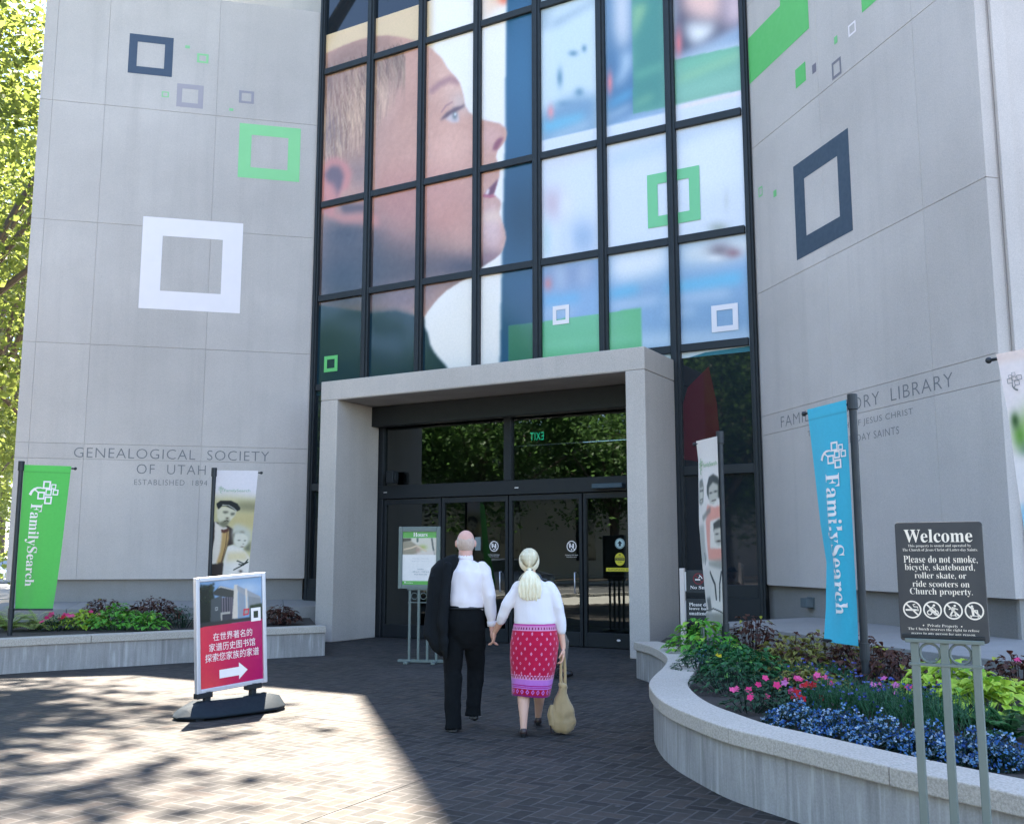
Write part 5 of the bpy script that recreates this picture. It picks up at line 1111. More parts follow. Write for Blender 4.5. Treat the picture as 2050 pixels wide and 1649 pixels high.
def stand(root, pl, uposts, ztop, half, rings=True, base=True, zrail=None, barw=None):
    zrail = zrail or ztop - .12
    for u in uposts:
        m = MB(); m.pbox(pl, u - half, u + half, .03 if base else 0.0, ztop - .019, -half, half); m.build('post', M['green_steel'], root, bevel=.003)
    m = MB(); m.pbox(pl, uposts[0] - half * 2.2, uposts[-1] + half * 2.2, ztop - .018, ztop, -half * 1.5, half * 1.6); m.build('top_bar', M['green_steel'], root, bevel=.003)
    m = MB(); m.pbox(pl, uposts[0] - half * 1.6, uposts[-1] + half * 1.6, zrail - .006, zrail + .006, -half * 1.15, half * 1.15); m.build('cross_rail', M['green_steel'], root, bevel=.002)
    if rings:
        for a, b in zip(uposts[:-1], uposts[1:]):
            c0, r = (a + b) / 2, (b - a) / 2 - half - .002; zc = zrail + .006 + (ztop - .018 - zrail - .006) / 2; r = min(r, (ztop - .018 - zrail - .006) / 2) * .97
            m = MB(); m.tube([pl.P(c0 + r * math.cos(t * math.pi / 16), zc + r * math.sin(t * math.pi / 16), 0) for t in range(33)], .0055, 8, cap=False); m.build('ring', M['green_steel'], root, smooth=True)
    if base:
        for u in (uposts[0], uposts[-1]):
            m = MB(); m.pbox(pl, u - .03, u + .03, .0, .03, -.24, .24); m.build('foot', M['green_steel'], root, bevel=.006)
        m = MB(); m.pbox(pl, uposts[0] - .16, uposts[-1] + .16, .008, .045, -.05, .05); m.build('base_bar', M['green_steel'], root, bevel=.004)
up = [WP.uz(x, 1300)[0] for x in (1832, 1891, 1954)]
stand(ws, WP, up, zb + .012, .0165, zrail=WP.uz(1890, 1331)[1], base=True)
m = MB(); m.pbox(WP, up[0] - .05, up[-1] + .04, zb + .013, zb + .028, .008, .016); m.build('sign_clip', M['dark'], ws, bevel=.002)
# hours sign
hc = gnd(836, 1326); HP = Plane((float(hc[0]), float(hc[1])), 8.0)
ua2, za2 = HP.uz(799.6, 1054); ub2, zb2 = HP.uz(881, 1178); W2, H2 = ub2 - ua2, za2 - zb2
hs = thing('hours_sign', (float(hc[0]), float(hc[1]), 0), 'Hours sign with a green heading in a grey-green frame, left of the man', 'sign')
hf = lambda u, v, w=0.0: np.array(HP.P(ua2 + u, zb2 + v, w)); fw = .052 * W2 / .57
m = MB()
for a, b, c0, d in ((0, fw, 0, H2), (W2 - fw, W2, 0, H2), (fw + .0005, W2 - fw - .0005, 0, fw), (fw + .0005, W2 - fw - .0005, H2 - fw * 1.3, H2)): m.pbox(HP, ua2 + a, ua2 + b, zb2 + c0, zb2 + d, -.03, .035)
m.pbox(HP, ua2 + fw * .6, ua2 + W2 - fw * .6, zb2 + fw * .6, zb2 + H2 - fw * .6, -.02, .006); m.build('sign_frame', M['green_steel'], hs, bevel=.005)
c = Canvas(64, 100, (226, 232, 240), lambda p: ((p[0] - 255) / 665.0 * 63, (1 - (p[1] - 330) / 1050.0) * 99))
c.poly(((200, 300), (960, 300), (960, 455), (200, 455)), (72, 170, 70), .4); c.poly(((200, 1308), (960, 1308), (960, 1420), (200, 1420)), (72, 170, 70), .4)
pm = c.mask(((200, 458), (960, 458), (960, 785), (200, 785)), .3); c.paint(pm, (204, 206, 200)); c.poly(((200, 540), (420, 520), (540, 600), (540, 785), (200, 785)), (140, 136, 122), 1, 1, pm); c.poly(((200, 450), (420, 450), (420, 510), (200, 540)), (44, 48, 44), 1, 1, pm); c.blob((650, 640), (80, 50), (156, 176, 96), .9, pm); c.blob((560, 690), (50, 60), (160, 132, 124), .9, pm); c.stroke(((290, 680), (430, 650), (530, 610), (720, 720)), 3, (206, 190, 170), .8, 1, pm); c.stroke(((825, 460), (850, 640), (880, 780)), 3.5, (84, 96, 100), .8, 1, pm); c.stroke(((545, 460), (545, 520)), 4, (70, 100, 100), .8, 1, pm); c.poly(((480, 770), (900, 700), (900, 790), (480, 790)), (206, 200, 200), 1, .8, pm)
po = link('sign_poster', c.mesh('sign_poster', lambda a, b: hf(fw + (W2 - 2 * fw) * a, fw + (H2 - 2.3 * fw) * b, .009), .78), M['poster'], hs)
hp = lambda u, v: hf(fw + (W2 - 2 * fw) * u, fw + (H2 - 2.3 * fw) * v, .012)
g = Art(); g.text(serif('Hours'), .31, .905, .73, .985); g.rect(.075, .028, .095, .06); g.text('FamilySearch', .12, .022, .31, .045); g.build('sign_lettering', hp, M['white'], po)
g = Art(); g.text('Monday - Saturday', .30, .475, .78, .505); g.text('8:00 a.m. - 9:00 p.m.', .28, .425, .80, .45); g.build('sign_lettering', hp, flat('pale_text', (176, 184, 196)), po)
g = Art(); g.text('Sunday', .45, .275, .63, .305); g.text('1:00 p.m. - 5:00 p.m.', .29, .225, .80, .258); g.text('Main floor only', .36, .175, .73, .207); g.build('sign_lettering', hp, flat('slate_text', (84, 112, 136)), po)
stand(hs, HP, [HP.uz(x, 1250)[0] for x in (820, 838, 856, 874)], zb2 - .002, .0175, zrail=zb2 - .20)
# no-smoking sign in the planter
nc = atY(1366, 1280, 12.3); NP = Plane((float(nc[0]), float(nc[1])), 24.0)
ns = thing('no_smoking_sign', (float(nc[0]), float(nc[1]), .38), 'black two-panel no smoking sign on a pale post, partly behind the family-photo banner', 'sign')
uu = lambda x, y: NP.uz(x, y)
a, z1 = uu(1361, 1137); b, _ = uu(1370.5, 1137); m = MB(); m.pbox(NP, a, b, .38, z1, -.03, .03); m.build('post', flat('pale_post', (214, 212, 216)), ns, bevel=.004)
for y0, y1 in ((1141, 1186), (1198, 1246)):
    a2, zt = uu(1374, y0); _, zz = uu(1374, y1); m = MB(); m.pbox(NP, a2, a2 + .47, zz, zt, -.012, .012); pnl = m.build('sign_panel', M['black'], ns, bevel=.003)
    m = MB(); m.pbox(NP, b + .002, a2 - .002, zz + .02, zt - .02, -.01, .02); m.build('hinge', M['alu'], ns)
    g = Art()
    if y0 < 1150:
        g.text(serif('No Smoking'), a2 + .045, zz + .035, a2 + .40, zz + .085); g.build('sign_lettering', lambda u, v: NP.P(u, v, .014), M['white'], pnl)
        cx_, cy_ = uu(1399, 1158); g = Art(); g.annulus(cx_, cy_, .055, .068); g.line([(cx_ - .045, cy_ + .045), (cx_ + .045, cy_ - .045)], .013); g.build('red_ring', lambda u, v: NP.P(u, v, .0145), flat('dull_red', (120, 30, 44)), pnl)
        g = Art(); g.rect(cx_ - .042, cy_ - .018, cx_ + .02, cy_ - .002); g.line([(cx_ + .0, cy_ + .01), (cx_ + .02, cy_ + .03), (cx_ + .01, cy_ + .045), (cx_ + .035, cy_ + .02), (cx_ + .045, cy_ - .0)], .009); g.build('cigarette_mark', lambda u, v: NP.P(u, v, .016), M['white'], pnl)
    else:
        for i, st in enumerate(('Please do not', 'leave bags', 'unattended')): g.text(serif(st), a2 + .035, zt - .085 - i * .052, a2 + .035 + (.33, .26, .27)[i], zt - .045 - i * .052)
        g.build('sign_lettering', lambda u, v: NP.P(u, v, .014), M['white'], pnl)
# exit sign in the lobby, seen from behind so it reads mirrored
ua, zs = GL.uz(1075, 873, -1.4); t = thing('exit_sign', GL.P(ua, zs, -1.4), 'green lit EXIT sign seen mirrored through the glass over the doors', 'exit sign')
m = MB(); m.pbox(GL, ua - .17, ua + .17, zs - .10, zs + .10, -1.44, -1.40); m.build('housing', M['dark'], t)
em = NT('exit_green_light'); em.set(col=(0.0, .3, .15), emc=(0.02, .6, .30), ems=.35)
g = Art(); g.text('EXIT', ua + .15, zs - .075, ua - .15, zs + .075, 0, 0, 1.15); g.build('exit_lettering', lambda u, v: GL.P(u, v, -1.396), em.m, t)
# ================================================================ people (each body one continuous surface; clothes and hair are its parts)
from mathutils import noise as mnoise
def capsule(m, P, rad, sx=None, seg=14):
    m.tube(P, rad, seg, sx=sx); r = rad if isinstance(rad, (list, tuple)) else [rad] * len(P)
    if sx is None:
        m.ball(P[0], r[0] * .99, seg=seg, rings=8); m.ball(P[-1], r[-1] * .99, seg=seg, rings=8)
def loft(m, rings, n=28):
    """rings: (cx, cy, z, rx, ry); closed body through ellipses"""
    b = len(m.v)
    for cx_, cy_, z, rx, ry in rings:
        for j in range(n): a = 2 * math.pi * j / n; m.v.append((cx_ + rx * math.cos(a), cy_ + ry * math.sin(a), z))
    for i in range(len(rings) - 1):
        for j in range(n): m.f.append((b + i * n + j, b + i * n + (j + 1) % n, b + (i + 1) * n + (j + 1) % n, b + (i + 1) * n + j)); m.m.append(0)
    m.f.append(tuple(b + j for j in range(n))[::-1]); m.f.append(tuple(b + (len(rings) - 1) * n + j for j in range(n))); m.m += [0, 0]
def grow(m, name, mat, parent, voxel=.006, smooth=4, disp=None, cut=None):
    me = m.mesh('tmp'); bm = bmesh.new(); bm.from_mesh(me); bmesh.ops.recalc_face_normals(bm, faces=bm.faces); bm.to_mesh(me); bm.free()
    ob = bpy.data.objects.new('tmp', me); COL.objects.link(ob)
    rm = ob.modifiers.new('r', 'REMESH'); rm.mode = 'VOXEL'; rm.voxel_size = voxel
    sm = ob.modifiers.new('s', 'SMOOTH'); sm.factor = .5; sm.iterations = smooth
    out = bpy.data.meshes.new_from_object(ob.evaluated_get(bpy.context.evaluated_depsgraph_get()))
    bpy.data.objects.remove(ob); bpy.data.meshes.remove(me); out.name = name
    if disp:
        co = np.empty(len(out.vertices) * 3); out.vertices.foreach_get('co', co); no = np.empty(len(out.vertices) * 3); out.vertices.foreach_get('normal', no)
        co = co.reshape(-1, 3); no = no.reshape(-1, 3); co = co + no * np.array([disp(p) for p in co])[:, None]; out.vertices.foreach_set('co', co.ravel()); out.update()
    if cut:
        bm = bmesh.new(); bm.from_mesh(out)
        for pco, pno in cut: bmesh.ops.bisect_plane(bm, geom=bm.verts[:] + bm.edges[:] + bm.faces[:], plane_co=pco, plane_no=pno, clear_outer=True)
        bm.to_mesh(out); bm.free()
    return link(name, out, mat, parent, smooth=True)
def folds(amp, sc=(14, 14, 4), amp2=0.0):
    def f(p):
        q = Vector((p[0] * sc[0], p[1] * sc[1], p[2] * sc[2])); v = mnoise.noise(q) * amp
        if amp2: v += math.sin((p[2] * 34 + mnoise.noise(Vector((p[0] * 7, p[1] * 7, p[2] * 5))) * 4)) * amp2 * max(0, mnoise.noise(Vector((p[0] * 5 + 3, p[1] * 5, p[2] * 3))) + .35)
        return v
    return f
def fabric(name, col, rough=.85, sheen=.25, b=.25, var=.06): return plain(name, col, rough, 0, var, 9, b, 220, .12, sheen)
M['skin'] = plain('skin', alb(212, 172, 164, .78), .55, 0, .14, 14, .12, 120, .35)
M['skin_pale'] = plain('pale_skin', alb(222, 184, 168, .8), .55, 0, .08, 16, .1, 120, .35)
M['shirt'] = fabric('white_cotton', (.74, .655, .645)); M['knit'] = plain('white_knit', (.74, .665, .665), .9, 0, .04, 10, .5, 260, .2, .4)
M['trouser'] = fabric('black_wool', (.0060, .0068, .0075), .95, 0, var=.2); M['jacket'] = fabric('charcoal_wool', (.0085, .0100, .0115), .95, 0, var=.25)
M['shoe'] = plain('black_leather', (.012, .012, .013), .38); M['brown_shoe'] = plain('brown_leather', (.045, .024, .022), .42)
M['bag'] = plain('tan_canvas', alb(170, 152, 116, .8), .8, 0, .16, 12, .5, 90, .25, .2)
def hair_mat(name, c0, c1):
    t = NT(name); v = t.coord(); f = t.noise(t.mapping(v, (90, 60, 5)), 3.0, 3, .6)
    t.set(col=t.mix(t.maprange(f, .3, .7, 0, 1), c0, c1), rough=.55, spec=.35, sheen=.2); t.bump(f, .6, .006); return t.m
M['blond'] = hair_mat('white_blond_hair', alb(232, 224, 196, .85), alb(252, 248, 234, .85)); M['grey_hair'] = hair_mat('short_grey_hair', alb(176, 160, 154, .7), alb(214, 198, 190, .75))
def V(*a): return np.array(a, float)
def fingers(m, palm, d, side, curl, ln=(.072, .080, .074, .058), r=.0082):
    """four fingers from a palm: d along the hand, side across the knuckles, curl the direction they close towards"""
    d, side, curl = [q / np.linalg.norm(q) for q in (d, side, curl)]
    for i, L in enumerate(ln):
        b = palm + d * .040 + side * ((i - 1.5) * .019); k = random.uniform(.9, 1.05); p1 = b + d * L * .40 + curl * L * .10; p2 = p1 + (d * .7 + curl * .75) * L * .33 * k; p3 = p2 + (d * .15 + curl * 1.0) * L * .28
        capsule(m, [b - d * .012, b, p1, p2, p3], [r * 1.1, r * 1.12, r, r * .93, r * .78], seg=10)
def thumb(m, palm, d, side, curl, r=.0095):
    d, side, curl = [q / np.linalg.norm(q) for q in (d, side, curl)]
    a = palm - d * .022 - side * .030; b = a + d * .028 - side * .018 + curl * .014; c0 = b + d * .030 + curl * .018 + side * .002
    capsule(m, [palm - d * .03 - side * .012, a, b, c0], [r * 1.3, r * 1.25, r, r * .8], seg=10)
def palm(m, c, d, side, n):
    d, side = d / np.linalg.norm(d), side / np.linalg.norm(side); nn = np.cross(d, side); nn /= np.linalg.norm(nn)
    m.ball(c, .050, .038, .0165, 16, 10, Matrix((d, side, nn)).transposed())
def head(m, c, rx, ry, rz, fwd=V(0, 1, 0), jaw=True):
    x, y, z = c; m.ball((x, y - .008, z + .012), rx, ry, rz * .92, 24, 16)
    sd = V(fwd[1], -fwd[0], 0)
    q = V(x, y, z) + fwd * ry * .42; m.ball((q[0], q[1], z - rz * .42), rx * .72, ry * .55, rz * .62, 20, 12)   # jaw
    n0 = V(x, y, z) + fwd * (ry * .98); m.tube([n0 + V(0, 0, rz * .10), n0 + fwd * .012 + V(0, 0, -rz * .12), n0 + fwd * .022 + V(0, 0, -rz * .27), n0 - V(0, 0, rz * .32)], [.008, .011, .015, .010], 8)
    for s in (-1, 1):
        e = V(x, y, z) + sd * (s * rx * .42) + fwd * (ry * .86); m.ball((e[0], e[1], z + .004), .015, .012, .013, 10, 8)          # eye
        b = V(x, y, z) + sd * (s * rx * .42) + fwd * (ry * .88); m.ball((b[0], b[1], z + .024), .022, .010, .007, 10, 6)          # brow
        ear = V(x, y, z) + sd * (s * rx * 1.07) - fwd * .004; m.ball((ear[0], ear[1], z - .008), .012, .019, .034, 10, 8); m.ball((ear[0] - s * sd[0] * .004, ear[1], z - .026), .010, .012, .014, 8, 6)
    l = V(x, y, z) + fwd * (ry * .94); m.ball((l[0], l[1], z - rz * .52), .024, .010, .006, 10, 6); m.ball((l[0], l[1], z - rz * .62), .022, .010, .007, 10, 6)

# ---------------------------------------------------------------- the man
mx, my = -.43, 9.25
man = thing('person', (mx, my, 0), 'balding man in a white shirt and black trousers, dark jacket over his shoulder', 'person', 'the couple walking hand in hand')
HH = V(-.172, 9.205, .825)     # where the two hands meet
b = MB(); head(b, (-.424, 9.275, 1.650), .081, .097, .110)
capsule(b, [(-.424, 9.262, 1.58), (-.424, 9.25, 1.50), (-.424, 9.245, 1.43)], [.063, .064, .080])
loft(b, [(-.43, 9.25, .86, .10, .08), (-.43, 9.25, .96, .145, .095), (-.43, 9.25, 1.1, .14, .095), (-.425, 9.25, 1.28, .155, .10), (-.425, 9.245, 1.40, .15, .085), (-.425, 9.245, 1.47, .07, .06)])
capsule(b, [(-.255, 9.245, 1.41), (-.205, 9.195, 1.185), (-.182, 9.21, .925), (-.178, 9.207, .875)], [.048, .038, .028, .025])
capsule(b, [(-.595, 9.245, 1.41), (-.655, 9.29, 1.17), (-.585, 9.41, 1.36), (-.575, 9.40, 1.40)], [.048, .038, .029, .026])
for L in ([(-.515, 9.25, .90), (-.525, 9.235, .50), (-.52, 9.15, .10)], [(-.345, 9.25, .90), (-.335, 9.38, .51), (-.345, 9.33, .15)]): capsule(b, L, [.075, .052, .036])
d = V(0.02, .1, -1.0); pm_ = HH + V(-.006, .014, .012); palm(b, pm_, d, V(.25, 1, 0), None); fingers(b, pm_, d, V(.15, -1, 0), V(1, .1, -.1)); thumb(b, pm_, d, V(.15, -1, 0), V(.8, .4, 0))
p2 = V(-.57, 9.40, 1.43); palm(b, p2, V(0, -.4, 1), V(1, .2, 0), None); fingers(b, p2, V(0, -.4, 1), V(1, .2, 0), V(0, -1, -.2)); thumb(b, p2, V(0, -.4, 1), V(1, .2, 0), V(.2, -1, 0))
grow(b, 'body', M['skin'], man, .0048, 2)
h = MB(); h.ball((-.424, 9.264, 1.650), .0845, .097, .103, 24, 14)
o = grow(h, 'hair', M['grey_hair'], man, .006, 2, folds(.002, (60, 60, 60)), cut=[((0, 9.20, 1.722), (0, .35, 1)), ((0, 9.2, 1.578), (0, 0, -1)), ((0, 9.30, 0), (0, 1, 0))])
s = MB()
loft(s, [(-.43, 9.25, 1.035, .165, .115), (-.43, 9.25, 1.07, .176, .125), (-.43, 9.25, 1.12, .182, .132), (-.428, 9.25, 1.20, .180, .130), (-.425, 9.25, 1.30, .190, .132), (-.424, 9.245, 1.39, .186, .118), (-.424, 9.245, 1.445, .135, .09), (-.424, 9.245, 1.49, .078, .07)], 32)
capsule(s, [(-.27, 9.245, 1.405), (-.235, 9.225, 1.30), (-.203, 9.19, 1.17), (-.192, 9.198, 1.05), (-.182, 9.212, .925)], [.073, .066, .058, .052, .040])
capsule(s, [(-.58, 9.245, 1.40), (-.62, 9.26, 1.30), (-.655, 9.29, 1.165), (-.605, 9.37, 1.29), (-.585, 9.41, 1.36)], [.073, .066, .058, .05, .042])
shirt = grow(s, 'shirt', M['shirt'], man, .0065, 5, folds(.013, (14, 14, 7), .006))
cf = MB(); cf.tube([(-.183, 9.211, .950), (-.180, 9.213, .905)], [.044, .043], 16); cf.build('cuff', M['shirt'], shirt, smooth=True)
cf = MB(); cf.tube([(-.424, 9.25, 1.475), (-.424, 9.258, 1.535)], [.073, .064], 20); cf.build('collar', M['shirt'], shirt, smooth=True)
t_ = MB()
loft(t_, [(-.43, 9.25, 1.085, .172, .122), (-.43, 9.25, 1.03, .178, .128), (-.43, 9.245, .95, .188, .138), (-.432, 9.245, .87, .192, .134), (-.432, 9.25, .81, .184, .116), (-.432, 9.255, .75, .168, .098), (-.432, 9.26, .70, .12, .072)], 32)
def leg(m, P, Rr): m.tube(P, Rr, 20)
leg(t_, [(-.522, 9.25, .86), (-.528, 9.245, .70), (-.530, 9.235, .50), (-.528, 9.20, .30), (-.522, 9.16, .10), (-.520, 9.150, .018)], [.100, .094, .080, .074, .072, .074])
leg(t_, [(-.342, 9.25, .86), (-.335, 9.31, .70), (-.328, 9.37, .52), (-.336, 9.365, .34), (-.346, 9.335, .19), (-.348, 9.325, .105)], [.100, .092, .080, .072, .072, .074])
tr = grow(t_, 'trousers', M['trouser'], man, .0075, 5, folds(.013, (9, 9, 4), .006))
bl = MB(); bl.tube([(-.43 + .179 * math.cos(a), 9.25 + .129 * math.sin(a), 1.065) for a in np.linspace(0, 2 * math.pi, 33)], .016, 8, cap=False, sx=.5); bl.build('belt', M['shoe'], man, smooth=True)
for (x, y, z), tip in (((-.520, 9.16, .0), 0), ((-.348, 9.335, .085), -.055)):
    f = MB(); f.ball((x, y + .01, z + .045), .043, .062, .05, 16, 10); f.tube([(x, y - .03, z + .03), (x, y + .08, z + .034 + tip * .5), (x + .005, y + .20, z + .03 + tip)], [.040, .044, .032], 14, sx=.75); f.ball((x + .005, y + .20, z + .026 + tip), .036, .045, .026)
    sh_ = grow(f, 'shoe', M['shoe'], man, .006, 3)
    q = MB(); q.hexa([(x - .036, y - .055, z), (x + .036, y - .055, z), (x + .034, y + .025, z + tip * .15), (x - .034, y + .025, z + tip * .15)], [(x - .038, y - .055, z + .024), (x + .038, y - .055, z + .024), (x + .036, y + .025, z + .024 + tip * .15), (x - .036, y + .025, z + .024 + tip * .15)]); q.build('heel', M['shoe'], sh_, bevel=.006)
j = MB()   # the jacket hangs from the shoulder: folded double, lapel edge towards the back
jr = [(-.555, 9.19, 1.535, .050, .055), (-.585, 9.20, 1.50, .095, .085), (-.62, 9.20, 1.42, .115, .105), (-.645, 9.20, 1.30, .115, .115), (-.658, 9.20, 1.15, .112, .118), (-.668, 9.20, 1.0, .108, .115), (-.675, 9.20, .86, .105, .110), (-.665, 9.20, .76, .095, .100), (-.640, 9.20, .69, .070, .080), (-.615, 9.20, .635, .030, .04)]
loft(j, jr, 24); j.tube([(-.575, 9.11, 1.46), (-.60, 9.085, 1.2), (-.625, 9.08, .95), (-.60, 9.10, .70), (-.585, 9.12, .62)], [.03, .042, .045, .036, .014], 12)
j.tube([(-.70, 9.13, 1.35), (-.735, 9.12, 1.1), (-.745, 9.12, .84), (-.70, 9.14, .76)], [.03, .042, .04, .02], 12)
grow(j, 'jacket', M['jacket'], man, .0075, 4, folds(.026, (11, 11, 2.2), .005))

# ---------------------------------------------------------------- the woman
wo = thing('person', (.18, 9.0, 0), 'white-haired woman with a ponytail, white knit top and crimson patterned skirt', 'person', 'the couple walking hand in hand')
b = MB(); hz = 1.487; head(b, (.153, 9.035, hz - .01), .070, .088, .105)
capsule(b, [(.155, 9.02, 1.42), (.165, 9.01, 1.35), (.18, 9.0, 1.28)], [.048, .050, .07])
loft(b, [(.195, 9.0, .72, .10, .08), (.195, 9.0, .82, .15, .11), (.20, 9.0, .95, .13, .09), (.195, 9.0, 1.12, .14, .09), (.19, 9.0, 1.24, .13, .08), (.185, 9.0, 1.31, .06, .055)])
capsule(b, [(.05, 9.0, 1.25), (-.055, 9.0, 1.09), (-.10, 9.06, .96), (-.148, 9.16, .87), (-.158, 9.18, .85)], [.042, .036, .033, .025, .023])
capsule(b, [(.335, 9.0, 1.25), (.40, 8.97, 1.09), (.43, 8.99, .88), (.448, 9.0, .755), (.450, 9.0, .735)], [.042, .036, .032, .024, .022])
capsule(b, [(.115, 9.0, .75), (.105, 8.99, .44), (.100, 8.935, .30), (.100, 8.90, .16), (.100, 8.885, .07)], [.07, .050, .054, .036, .028])
capsule(b, [(.265, 9.0, .75), (.255, 9.14, .45), (.246, 9.22, .30), (.240, 9.32, .17), (.236, 9.375, .085)], [.07, .050, .054, .036, .028])
d = V(-.06, .25, -1.0); pm_ = HH + V(.012, -.020, .006); palm(b, pm_, d, V(.3, 1, .2), None); fingers(b, pm_, d, V(-.2, -1, 0), V(-1, .35, .0)); thumb(b, pm_, d, V(-.2, -1, 0), V(-.5, -.8, 0))
p2 = V(.450, 9.0, .69); palm(b, p2, V(0, .05, -1), V(.15, 1, 0), None); fingers(b, p2, V(0, .05, -1), V(.15, 1, 0), V(-1, 0, .1)); thumb(b, p2, V(0, .05, -1), V(.15, 1, 0), V(-1, .1, 0))
for x, y in ((.100, 8.90), (.236, 9.385)): capsule(b, [(x, y, .06), (x, y + .09, .035), (x, y + .16, .025)], [.027, .03, .022])
grow(b, 'body', M['skin_pale'], wo, .0048, 2)
h = MB(); h.ball((.153, 9.02, hz + .004), .092, .102, .108, 24, 16)
hair = grow(h, 'hair', M['blond'], wo, .006, 2, folds(.0035, (55, 40, 8)), cut=[((0, 9.075, 1.47), (0, 1, -.55))])
pt = MB(); pt.ball((.156, 8.935, 1.405), .026, .026, .020)
loft(pt, [(.156, 8.925, 1.41, .018, .018), (.158, 8.905, 1.385, .040, .030), (.158, 8.885, 1.34, .076, .036), (.158, 8.872, 1.28, .096, .034), (.158, 8.872, 1.22, .102, .028), (.160, 8.876, 1.175, .092, .019), (.162, 8.880, 1.148, .062, .010)], 26)
pt.tube([(.10, 8.90, 1.34), (.07, 8.895, 1.30), (.045, 8.91, 1.30)], [.012, .008, .003], 8)
def strands(p): return .0055 * math.sin(p[0] * 210 + mnoise.noise(Vector((p[0] * 30, p[1] * 30, p[2] * 9))) * 3) * min(1, max(.15, (1.41 - p[2]) * 8)) + mnoise.noise(Vector((p[0] * 45, 0, p[2] * 6))) * .006
grow(pt, 'ponytail', M['blond'], hair, .0045, 1, strands)
q = MB(); q.tube([(.156 + .024 * math.cos(a), 8.93 + .022 * math.sin(a), 1.408 + .004 * math.sin(a)) for a in np.linspace(0, 2 * math.pi, 20)], .006, 8, cap=False); q.build('hair_tie', M['brown_shoe'], hair, smooth=True)
q = MB(); q.ball((.226, 9.035, 1.445), .006); q.build('earring', M['alu'], wo, smooth=True)
s = MB()
loft(s, [(.203, 9.0, .925, .178, .130), (.203, 9.0, .96, .186, .138), (.20, 9.0, 1.03, .182, .134), (.197, 9.0, 1.12, .176, .124), (.193, 9.0, 1.21, .172, .115), (.190, 9.0, 1.275, .135, .095), (.183, 9.0, 1.325, .070, .062), (.175, 9.005, 1.35, .058, .055)], 32)
capsule(s, [(.065, 9.0, 1.245), (.01, 9.0, 1.17), (-.05, 9.0, 1.095), (-.082, 9.03, 1.01), (-.098, 9.055, .965)], [.066, .060, .054, .048, .042])
capsule(s, [(.325, 9.0, 1.245), (.375, 8.985, 1.17), (.405, 8.97, 1.08), (.422, 8.98, .97), (.432, 8.99, .885)], [.066, .060, .054, .049, .043])
sw = grow(s, 'knit_top', M['knit'], wo, .0065, 5, folds(.007, (12, 12, 6), .003))
hs_ = Leaves(); hb, hc = np.array(alb(222, 212, 180, .85)), np.array(alb(253, 250, 238, .85))
for i in range(420):      # loose strands lying over the ponytail
    u_ = random.uniform(-1, 1); x0 = .156 + .022 * u_; sp = .100 * u_ + random.uniform(-.012, .012); ln = random.uniform(.12, .25) * (1 - .25 * abs(u_)); col = hb + (hc - hb) * random.random(); bk = random.uniform(.020, .030) * (1 - .55 * u_ * u_)
    P_ = [V(x0 + (sp - .022 * u_) * (1 - (1 - t) ** 2), 8.93 - .03 * t - bk - .018 * math.sin(t * 2.6), 1.405 - ln * t) for t in np.linspace(0, 1, 6)]; b0 = len(hs_.v)
    for k, p in enumerate(P_):
        w = .0016 * (1 - .75 * k / 5)
        for q in (-1, 1): hs_.v.append(p + V(q * w, 0, 0)); hs_.c.append(np.clip(col * random.uniform(.92, 1.08), 0, .85))
    for k in range(5): hs_.f.append((b0 + 2 * k, b0 + 2 * k + 1, b0 + 2 * k + 3, b0 + 2 * k + 2))
for i in range(520):      # combed strands from the crown to the tie
    th = random.uniform(-1.5, 1.5); P_ = []
    for t in np.linspace(0, 1, 7):
        ph = 1.35 * (1 - t) - .55 * t; a = th * (1 - .75 * t ** 2); rr_ = 1.012
        P_.append(V(.153 + .093 * rr_ * math.cos(ph) * math.sin(a), 9.02 - .102 * rr_ * math.cos(ph) * math.cos(a), hz + .004 + .109 * rr_ * math.sin(ph)))
    col = hb + (hc - hb) * random.random(); b0 = len(hs_.v)
    for k, p in enumerate(P_):
        for q in (-1, 1): hs_.v.append(p + V(q * .0016 * math.cos(th), q * .0016 * math.sin(th), 0)); hs_.c.append(np.clip(col, 0, .85))
    for k in range(6): hs_.f.append((b0 + 2 * k, b0 + 2 * k + 1, b0 + 2 * k + 3, b0 + 2 * k + 2))
hs_.build('hair_strands', hair, attr_mat('loose_hair', .5, .4, trans=.2))
